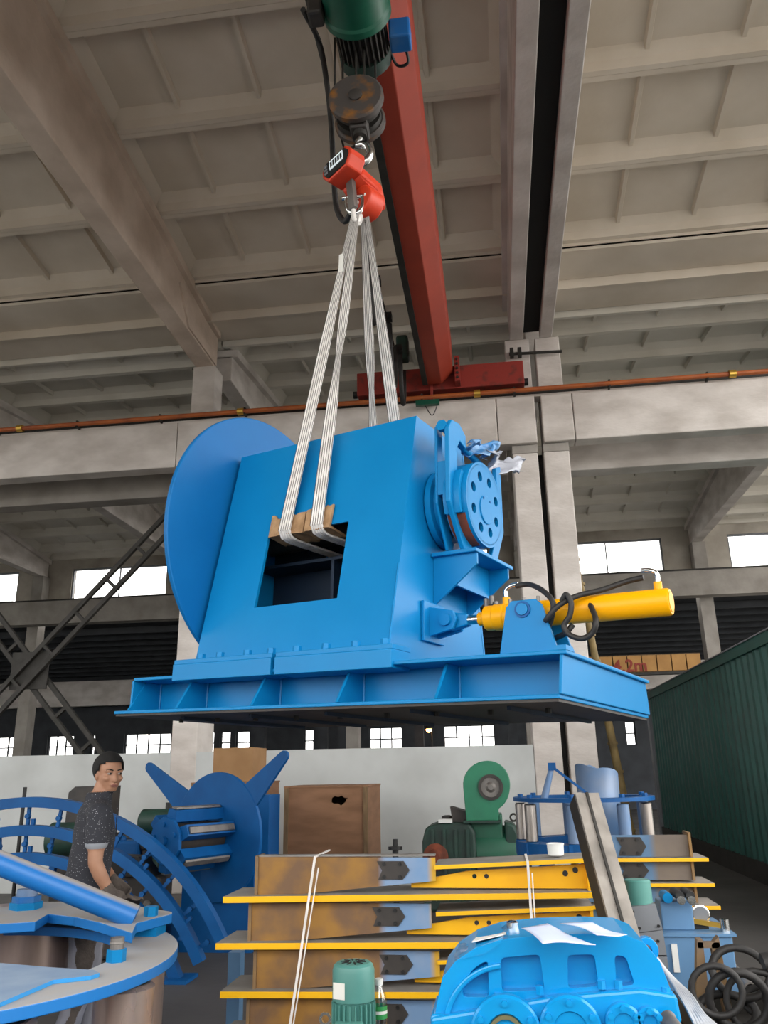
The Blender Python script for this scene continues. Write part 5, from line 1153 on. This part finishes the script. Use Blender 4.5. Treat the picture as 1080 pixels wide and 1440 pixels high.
# pump motor on its grey mounting plates
Ym = 4.05; p = at_y(898, 1258, Ym); mz = at_y(898, 1278, Ym).z
mt_ = build('pump_motor', MB().lathe([(.05, .12), (.056, .115), (.058, .03), (.058, 0)], (p.x, Ym, mz), (0, 0, 1), 28), 'teal', t, smooth=35)
for k in range(18): a = 2*math.pi*k/18; build('fin', MB().bar((p.x+.056*math.cos(a), Ym+.056*math.sin(a), mz-.035), (p.x+.056*math.cos(a), Ym+.056*math.sin(a), mz), .006, .012, (math.cos(a), math.sin(a), 0)), 'teal', mt_)
build('motor_core', MB().cyl((p.x, Ym, mz-.04), (p.x, Ym, mz+.005), .052, n=20), 'dark_gear', mt_)
c4 = [at_y(x, y, Ym-.08) for x, y in ((884, 1276), (922, 1272), (932, 1307), (894, 1312))]; q = build('mount_plate', MB().prism(c4, (0, .1, 0)), 'grey_paint', t)
c5 = [at_y(x, y, Ym-.08) for x, y in ((894, 1313), (932, 1308), (938, 1345), (902, 1345))]; build('mount_plate', MB().prism(c5, (0, .1, 0)), 'grey_paint', t)
for x, y in ((890, 1282), (899, 1305), (926, 1302), (925, 1323)): pp = at_y(x, y, Ym-.08); build('screw', MB().cyl((pp.x, Ym-.09, pp.z), (pp.x, Ym-.075, pp.z), .006, n=8), 'black', q)
build('mount_bracket', MB().box(c5[3].x-.0, c5[2].x+.0, Ym-.08, Ym+.1, 0, c5[2].z+.005), 'grey_paint', t)
# ---- hoses, brackets and pipe heaped at the right
def heap(name, pts, r, mt, label, cat, Yv): 
    P = [at_y(x, y, Yv+dy) for (x, y, dy) in pts]; o = build(name, MB().tube(catmull(P, 8), r, n=10), mt, smooth=60); tag(o, label, cat, group=None); return o
BZ = .12
# support heap table
pz = at_y(1020, 1400, 3.4).z
t = thing('scrap_bin', 'dark low steel bin holding tangled hoses beside the blue gear reducer', 'bin', (.88, 3.5, 0))
build('bin_floor', MB().box(.62, 1.35, 3.15, 3.75, .5+BZ, .53+BZ), 'dark_steel', t); 
for (x0_, x1_, ya, yb) in ((.62, 1.35, 3.15, 3.17), (.62, 1.35, 3.73, 3.75), (.62, .64, 3.17, 3.73), (1.33, 1.35, 3.17, 3.73)): build('bin_side', MB().box(x0_, x1_, ya, yb, .5+BZ, .60+BZ), 'dark_steel', t)
for (x, y) in ((.66, 3.2), (1.31, 3.2), (.66, 3.7), (1.31, 3.7)): build('leg', MB().box(x-.03, x+.03, y-.03, y+.03, 0, .5+BZ), 'dark_steel', t)
for k, (x, z, rr, tl_) in enumerate(((.70, .70, .085, .2), (.78, .66, .10, -.2), (.86, .64, .11, .4), (.76, .60, .10, .9), (.92, .62, .09, 1.1))):
    P = [(x+rr*math.cos(a), 3.32+.05*k+rr*.35*math.sin(a)*math.sin(tl_), z+BZ+rr*math.sin(a)*(.9 if k < 3 else .5)) for a in [2*math.pi*i/20 for i in range(20)]]
    tag(build('hose_coil', MB().tube(P, .012+.003*(k % 2), n=8, closed=True), 'black_rubber', smooth=60), ['thin black hose coil against the blue tank', 'thick black hose coil leaning on the tank', 'black hose coil at the front of the bin', 'flat black hose coil under the others', 'loose black hose coil beside the grey bent pipe'][k], 'hose')
t = thing('bracket_scrap', 'rusty brown bent bracket standing among the black hoses', 'bracket', (.72, 3.55, .53+BZ))
build('plate', MB().prism([(.66, 3.55, .53+BZ), (.70, 3.55, .82+BZ), (.72, 3.55, .82+BZ), (.72, 3.55, .53+BZ)], (0, .04, 0)), 'rust_plate', t); build('plate', MB().prism([(.77, 3.55, .53+BZ), (.75, 3.55, .80+BZ), (.78, 3.55, .83+BZ), (.80, 3.55, .53+BZ)], (0, .04, 0)), 'rust_plate', t); build('tie', MB().box(.70, .78, 3.55, 3.58, .79+BZ, .81+BZ), 'rust_plate', t)
tag(build('bent_pipe', MB().tube(catmull([(.95, 3.25, .74+BZ), (.93, 3.25, .66+BZ), (.98, 3.25, .58+BZ), (1.1, 3.27, .57+BZ), (1.25, 3.3, .60+BZ), (1.32, 3.32, .66+BZ)]), .04, n=12), 'grey_pipe', smooth=60), 'thick grey bent pipe lying in the hose bin', 'pipe')
tag(build('bent_pipe', MB().tube(catmull([(.9, 3.45, .76+BZ), (1.05, 3.45, .78+BZ), (1.2, 3.48, .74+BZ), (1.3, 3.5, .66+BZ)]), .035, n=12), 'black_rubber', smooth=60), 'thick black rubber pipe arching over the hose bin', 'pipe')
for k, (x, y, z, rr, tl_) in enumerate(((1.0, 3.4, .66, .12, .3), (1.12, 3.55, .64, .10, .8), (.83, 3.5, .72, .10, 1.2))):
    P = [(x+rr*math.cos(a), y+rr*.4*math.sin(a)*math.sin(tl_), z+BZ+rr*math.sin(a)*.75) for a in [2*math.pi*i/20 for i in range(20)]]
    tag(build('hose_coil', MB().tube(P, .014, n=8, closed=True), 'black_rubber', smooth=60), ['black hose loop behind the grey bent pipe', 'black hose loop at the container end of the bin', 'tall black hose loop beside the rusty bracket'][k], 'hose')
a, b = at_y(1030, 1365, 4.3), at_y(1056, 1392, 4.1)
t = thing('pipe_offcut', 'short open-ended steel pipe offcut poking out past the blue tank', 'pipe', (a.x, a.y, b.z)); d = (b-a)
build('tube', MB().ring(a-d*1.5, d, .024, .032, d.length*2.5, n=20), 'steel_grey', t, smooth=40); build('rest', MB().box(a.x-.05, a.x+.05, 4.25, 4.35, 0, a.z-.03), 'dark_steel', t)
# ---- big blue gear reducer in the foreground
Yg = 2.6
def gp(x, y, dy=0): p = at_y(x, y, Yg+dy); return p
t = thing('gear_reducer', 'glossy bright blue gear reducer with ribbed casing under loose papers', 'gearbox', (.12, 2.78, 0))
out = [(612, 1500), (612, 1420), (622, 1375), (640, 1352), (668, 1333), (705, 1321), (760, 1315), (830, 1313), (880, 1315), (905, 1325), (928, 1352), (950, 1420), (952, 1500)]
prof = [gp(x, y, .035) for x, y in out]
build('upper_case', MB().prism(prof, (0, .30, 0)), 'blue_gear', t, bevel=.012)
# cast front with recessed pockets between the ribs
def pocket(L):
    P = [Vector((x, y, 0)) for x, y in L]; n = len(P); o = []
    for i in range(n):
        a_, b_, c_ = P[i-1], P[i], P[(i+1) % n]; d1 = (a_-b_).normalized()*7; d2 = (c_-b_).normalized()*7
        for f in (0, .33, .67, 1): q = (b_+d1)*(1-f)**2+2*b_*f*(1-f)+(b_+d2)*f*f; o.append(gp(q.x, q.y, 0))
    return o
front = [(x, y) for x, y in out[1:-1]]
front = [(612, 1425)]+front[1:-1]+[(950, 1410)]
build('cast_front', MB().holed([gp(x, y, 0) for x, y in front], [pocket(L) for L in ([(650, 1402), (652, 1380), (668, 1360), (686, 1350), (688, 1402)], [(704, 1347), (759, 1342), (766, 1392), (706, 1395)], [(798, 1343), (836, 1342), (842, 1387), (799, 1390)], [(864, 1343), (880, 1345), (893, 1385), (867, 1387)])], (0, .045, 0)), 'blue_gear', t, bevel=.007)
rimc = gp(712, 1452); 
def arcpx(cx, cy, r, a0, a1, n=18): return [(cx+r*math.cos(math.radians(a0+(a1-a0)*k/n)), cy-r*math.sin(math.radians(a0+(a1-a0)*k/n))) for k in range(n+1)]
ol = [gp(x, y, .01) for x, y in arcpx(712, 1440, 88, 180, 95)]; il = [gp(x, y, .01) for x, y in arcpx(712, 1440, 80, 95, 180)]
build('arc_rib', MB().prism([p_-Vector((0, .022, 0)) for p_ in ol+il], (0, .03, 0)), 'blue_gear', t, bevel=.004)
build('split_flange', MB().prism([gp(606, 1432, -.03), gp(690, 1418, -.03), gp(780, 1402, -.03), gp(900, 1392, -.03), gp(952, 1400, -.03), gp(960, 1440, -.03), gp(606, 1460, -.03)], (0, .42, 0)), 'blue_gear', t, bevel=.008)
for (cx, cy, rp, bore) in ((712, 1452, 44, True), (802, 1445, 38, False), (876, 1436, 22, False), (912, 1434, 16, False)):
    c_ = gp(cx, cy, -.03); r_ = rp*Yg/1180
    q = build('bearing_cap', MB().lathe([(r_, 0), (r_, -.022), (r_-.006, -.028), (r_*.55, -.028), (r_*.5, -.02)], c_, (0, 1, 0), 40), 'blue_gear', t, smooth=30)
    for k in range(6): a = math.radians(30+60*k); build('cap_bolt', MB().hexbolt(c_+Vector((math.cos(a)*r_*.8, -.028, math.sin(a)*r_*.8)), (0, -1, 0), .009, .01), 'blue_gear', q)
    if bore: build('bore_ring', MB().ring(c_+Vector((0, -.03, 0)), (0, 1, 0), r_*.4, r_*.5, .02, n=30), 'brass_dull', q, smooth=30)
c_ = gp(930, 1428, -.05); build('input_shaft', MB().lathe([(.014, 0), (.02, .004), (.02, .09), (.024, .1)], c_+Vector((.03, -.1, -.02)), (-.15, 1, .1), 18), 'steel_grey', t, smooth=35)
for (x, y) in ((648, 1363), (910, 1336)):
    c_ = gp(x, y, .18); R_ = .034
    build('lifting_lug', MB().holed([(c_.x+R_*math.cos(a), c_.y, c_.z+R_*math.sin(a)) for a in [2*math.pi*k/20 for k in range(20)]], [[(c_.x+.014*math.cos(a), c_.y, c_.z+.014*math.sin(a)) for a in [-2*math.pi*k/12 for k in range(12)]]], (0, .035, 0)), 'blue_gear', t, bevel=.004)
for (x, y) in ((700, 1410), (760, 1400), (848, 1392), (872, 1392), (940, 1402)): c_ = gp(x, y, -.03); build('flange_bolt', MB().hexbolt((c_.x, c_.y+.03, c_.z-.004), (0, 0, 1), .012, .022), 'blue_gear', t)
build('side_boss', MB().box(gp(606, 1440).x-.0, gp(632, 1440).x, Yg-.02, Yg+.2, .7, gp(606, 1424).z), 'blue_gear', t, bevel=.01)
lo = [gp(612, 1440, .0), gp(955, 1435, .0)]
build('lower_case', MB().box(lo[0].x, lo[1].x, Yg+.0, Yg+.36, .38, .9), 'blue_gear', t, bevel=.01); build('foot_flange', MB().box(lo[0].x-.03, lo[1].x+.03, Yg-.04, Yg+.4, .34, .38), 'blue_gear', t)
c_ = gp(722, 1322, .2); build('breather', MB().lathe([(.012, 0), (.012, .03), (.018, .032), (.018, .05), (.01, .055)], (c_.x, Yg+.2, c_.z), (0, 0, 1), 14), 'steel_bright', t, smooth=35)
t = thing('timber_skid', 'timber skid carrying the blue gear reducer', 'skid', (.12, 2.78, 0))
for x in (-.12, .35): build('runner', MB().box(x-.06, x+.06, 2.5, 3.05, 0, .30), 'timber', t)
for k in range(3): build('deck_board', MB().box(-.25, .47, 2.55+.17*k, 2.66+.17*k, .30, .34), 'timber', t)
# papers and film on the reducer
def sheet(px4, Yd, label, seed, name='paper_sheet'):
    c = [at_z(x, y, z) for (x, y, z) in px4]
    f = lambda a, b: c[0]*(1-a)*(1-b)+c[1]*a*(1-b)+c[2]*a*b+c[3]*(1-a)*b+Vector((0, 0, .012*math.sin(a*3.0+seed)*math.sin(b*2.5)))
    m = crumple(f, 12, 10, .0015, seed); o = build(name, m, 'paper', smooth=80); o.modifiers.new('t', 'SOLIDIFY').thickness = .0015; tag(o, label, 'paper'); return o
zt2 = gp(800, 1312).z+.012
sheet(((733, 1305, zt2+.012), (770, 1298, zt2+.014), (838, 1325, zt2), (764, 1331, zt2-.002)), 0, 'pale blue-white paper sheet on the reducer, the one nearer its lifting lug and breather', 1.0)
sheet(((788, 1298, zt2+.016), (832, 1296, zt2+.018), (882, 1310, zt2+.004), (840, 1318, zt2+.006)), 0, 'pale blue-white paper sheet on the reducer, the one touching the leaning channel', 2.2)
t = thing('plastic_cover', 'clear plastic cover with white card wrapped over the reducer shoulder', 'cover', gp(670, 1340))
m = crumple(lambda a, b: gp(640+75*a, 1356-32*a+8*math.sin(3*a), -.01)+Vector((0, .22*b, .012)), 16, 10, .008, 6.0); build('film', m, 'clear_plastic', t, smooth=80)
m = MB().prism([gp(664, 1333, .04)+Vector((0, 0, .014)), gp(712, 1322, .04)+Vector((0, 0, .014)), gp(712, 1322, .22)+Vector((0, .06, .016)), gp(672, 1330, .22)+Vector((0, .06, .016))], (0, 0, .003)); build('card', m, 'paper_white', t)
# silver cable bundle at the reducer's far end
for k in range(7):
    o = k*6
    P = [at_y(915+o*.3, 1335+o*.6, 3.0), at_y(932+o*.5, 1362+o*.5, 2.98), at_y(950+o*.6, 1390+o*.3, 2.95), at_y(968+o*.6, 1420+o*.2, 2.92), at_y(985+o, 1460, 2.9), at_y(1000+o*1.2, 1530, 2.9)]
    P.append(Vector((P[-1].x+.05, 2.95, .03)))
    tag(build('cable', MB().tube(catmull(P, 6), .007, n=6), 'cable_silver', smooth=60), ['thin silver cable lying right against the blue reducer', 'silver cable second out from the reducer in the bundle', 'silver cable third out from the reducer in the bundle', 'silver cable in the middle of the bundle past the reducer', 'silver cable third in from the hose bin', 'silver cable second in from the hose bin', 'outermost silver cable, closest to the hose bin'][k], 'cable', group='silver cables past the reducer')
# ---- teal motor and water bottle at the bottom edge
Yq = 3.5; c_ = at_y(497, 1352, Yq); x = c_.x; zt3 = c_.z; r_ = .082
t = thing('teal_motor', 'upright teal electric motor with cooling fins and a white label', 'motor', (x, Yq, 0))
build('fan_cowl', MB().lathe([(r_, 0), (r_, .10), (r_*.93, .118), (r_*.8, .126), (.0, .128)], (x, Yq, zt3-.128), (0, 0, 1), 36), 'teal', t, smooth=35)
for k in range(10): a = 2*math.pi*k/10; build('vent_slot', MB().bar((x+.02*math.cos(a), Yq+.02*math.sin(a), zt3+.001), (x+.05*math.cos(a), Yq+.05*math.sin(a), zt3-.001), .006, .004), 'black', t)
build('stator', MB().cyl((x, Yq, zt3-.36), (x, Yq, zt3-.128), r_*.86, n=28), 'teal', t, smooth=40)
for k in range(24): a = 2*math.pi*k/24; build('fin', MB().bar((x+r_*.92*math.cos(a), Yq+r_*.92*math.sin(a), zt3-.36), (x+r_*.92*math.cos(a), Yq+r_*.92*math.sin(a), zt3-.135), .005, .02, (math.cos(a), math.sin(a), 0)), 'teal', t)
build('terminal_box', MB().box(x-.055, x+.05, Yq-.13, Yq-.07, zt3-.34, zt3-.185), 'teal', t, bevel=.006); build('label', MB().prism([(x-.068+.0, Yq-r_*.62-.012, zt3-.115), (x-.02, Yq-r_*.98, zt3-.115), (x-.02, Yq-r_*.98, zt3-.06), (x-.068, Yq-r_*.62-.012, zt3-.06)], (0, -.002, 0)), 'paper_white', t)
build('eye_bolt', MB().ring((x-r_-.03, Yq, zt3-.2), (0, 1, 0), .014, .024, .012, n=14), 'steel_bright', t); build('flange', MB().cyl((x, Yq, zt3-.38), (x, Yq, zt3-.36), r_*1.25, n=28), 'teal', t); build('gear_column', MB().box(x-.09, x+.09, Yq-.09, Yq+.09, 0, zt3-.38), 'green_dark', t, bevel=.01)
Yb = 3.6; c_ = at_y(533, 1376, Yb); x = c_.x; z1 = c_.z; z0 = z1-.215
t = thing('water_bottle', 'clear plastic water bottle with green label and white cap', 'bottle', (x, Yb, z0))
build('bottle_shell', MB().lathe([(.026, 0), (.029, .008), (.03, .05), (.028, .06), (.03, .07), (.03, .13), (.026, .16), (.013, .188), (.012, .195)], (x, Yb, z0), (0, 0, 1), 28), 'bottle_plastic', t, smooth=50)
build('label', MB().cyl((x, Yb, z0+.078), (x, Yb, z0+.122), .0306, n=28, caps=False), 'label_green', t, smooth=60); build('label_band', MB().cyl((x, Yb, z0+.095), (x, Yb, z0+.106), .0309, n=28, caps=False), 'white', t, smooth=60)
build('cap', MB().cyl((x, Yb, z0+.193), (x, Yb, z0+.215), .0155, n=18), 'white', t, smooth=40)
t = thing('steel_stool', 'dark steel block stool carrying the water bottle', 'stool', (x, Yb, 0)); build('seat', MB().box(x-.12, x+.12, Yb-.05, Yb+.12, z0-.03, z0), 'dark_steel', t); 
for (dx, dy) in ((-.1, -.03), (.1, -.03), (-.1, .1), (.1, .1)): build('leg', MB().box(x+dx-.015, x+dx+.015, Yb+dy-.015, Yb+dy+.015, 0, z0-.03), 'dark_steel', t)
# ---- machine parts standing behind the arcs at the left
t = thing('pump_set', 'dark green and blue pump set seen through the curved frame', 'pump', (-3.9, 8.4, 0)); Yp = 8.3
build('base', MB().box(-4.9, -3.3, Yp, Yp+.5, 0, .25), 'blue_dark', t); build('housing', MB().box(-4.5, -3.45, Yp+.25, Yp+.5, .25, 1.0), 'dark_gear', t, bevel=.04); build('motor', MB().lathe([(.1, 0), (.17, .02), (.17, .5), (.12, .54)], (-4.7, Yp+.2, .95), (1, 0, 0), 28), 'green_dark', t, smooth=35)
build('pump_case', MB().box(-4.05, -3.65, Yp+.0, Yp+.4, .25, .95), 'blue_dark', t, bevel=.03); build('motor_stand', MB().box(-4.6, -4.2, Yp+.1, Yp+.35, .25, .8), 'dark_gear', t)
for k in range(6): build('pipe', MB().cyl((-4.1+.12*k, Yp+.1, .25), (-4.1+.12*k, Yp+.1, .8+.05*(k % 3)), .03, n=10), ['steel_grey', 'dark_gear', 'green_dark'][k % 3], t, smooth=40); build('valve', MB().sphere((-4.1+.12*k, Yp+.08, .85+.05*(k % 3)), .05, 12, 8), ['steel', 'dark_gear', 'blue_dark'][k % 3], t, smooth=60)
build('green_tank', MB().lathe([(.08, 0), (.12, .03), (.12, .45), (.08, .48)], (-3.75, Yp+.25, 1.12), (1, 0, 0), 24), 'green_dark', t, smooth=35); build('tank_leg', MB().box(-3.55, -3.45, Yp+.2, Yp+.3, .25, 1.02), 'dark_gear', t)
build('tank_cap', MB().cyl((-3.45, Yp+.25, 1.23), (-3.45, Yp+.25, 1.30), .035, n=10), 'black', t)
p = at_y(112, 1117, 8.8); t = thing('dark_hood', 'dark grey sheet hood standing behind the worker', 'hood', (p.x, 8.9, 0)); build('hood', MB().prism([(p.x-.14, 8.8, 1.0), (p.x-.13, 8.8, p.z+.02), (p.x-.06, 8.8, p.z+.08), (p.x+.28, 8.8, p.z+.08), (p.x+.28, 8.8, 1.0)], (0, .4, 0)), 'dark_gear', t); build('pedestal', MB().box(p.x-.1, p.x+.25, 8.85, 9.15, 0, 1.0), 'dark_gear', t)
p = at_y(33, 1130, 8.6); t = thing('thin_stake', 'thin dark steel stake upright behind the curved frame', 'stake', (p.x, 8.6, 0)); build('rod', MB().cyl((p.x, 8.6, 0), (p.x, 8.6, at_y(33, 1107, 8.6).z), .02, n=8), 'black', t); build('base', MB().box(p.x-.1, p.x+.1, 8.5, 8.7, 0, .04), 'black', t)
# small work lamp glowing in the annex
p = at_y(603, 1026, 30.0); t = thing('work_lamp', 'small glowing orange work lamp far back under the annex roof', 'lamp', (p.x, 30, 0)); build('bulb', MB().sphere((p.x, 30, p.z), .1, 12, 8), 'lamp_glow', t, smooth=60); build('shade', MB().lathe([(.16, 0), (.12, .12), (.03, .18)], (p.x, 30, p.z+.02), (0, 0, 1), 16), 'dark_steel', t); build('pole', MB().cyl((p.x+.1, 30.1, 0), (p.x+.1, 30.1, p.z+.15), .03, n=8), 'dark_steel', t)

t = thing('covered_machine', 'low dark machine body under grease behind the nested arcs', 'machine', (-3.4, 7.55, 0))
build('body', MB().box(-3.85, -3.05, 7.45, 7.62, .05, .72), 'dark_gear', t, bevel=.03); build('cover', MB().prism([(-3.8, 7.42, .72), (-3.1, 7.42, .72), (-3.25, 7.42, .88), (-3.7, 7.42, .90)], (0, .2, 0)), 'black_rubber', t)
for k in range(5): build('flange_bolt', MB().hexbolt((-3.75+.15*k, 7.45, .5), (0, -1, 0), .03, .03), 'steel_grey', t)
build('skid', MB().box(-3.9, -3.0, 7.42, 7.65, 0, .05), 'dark_steel', t)
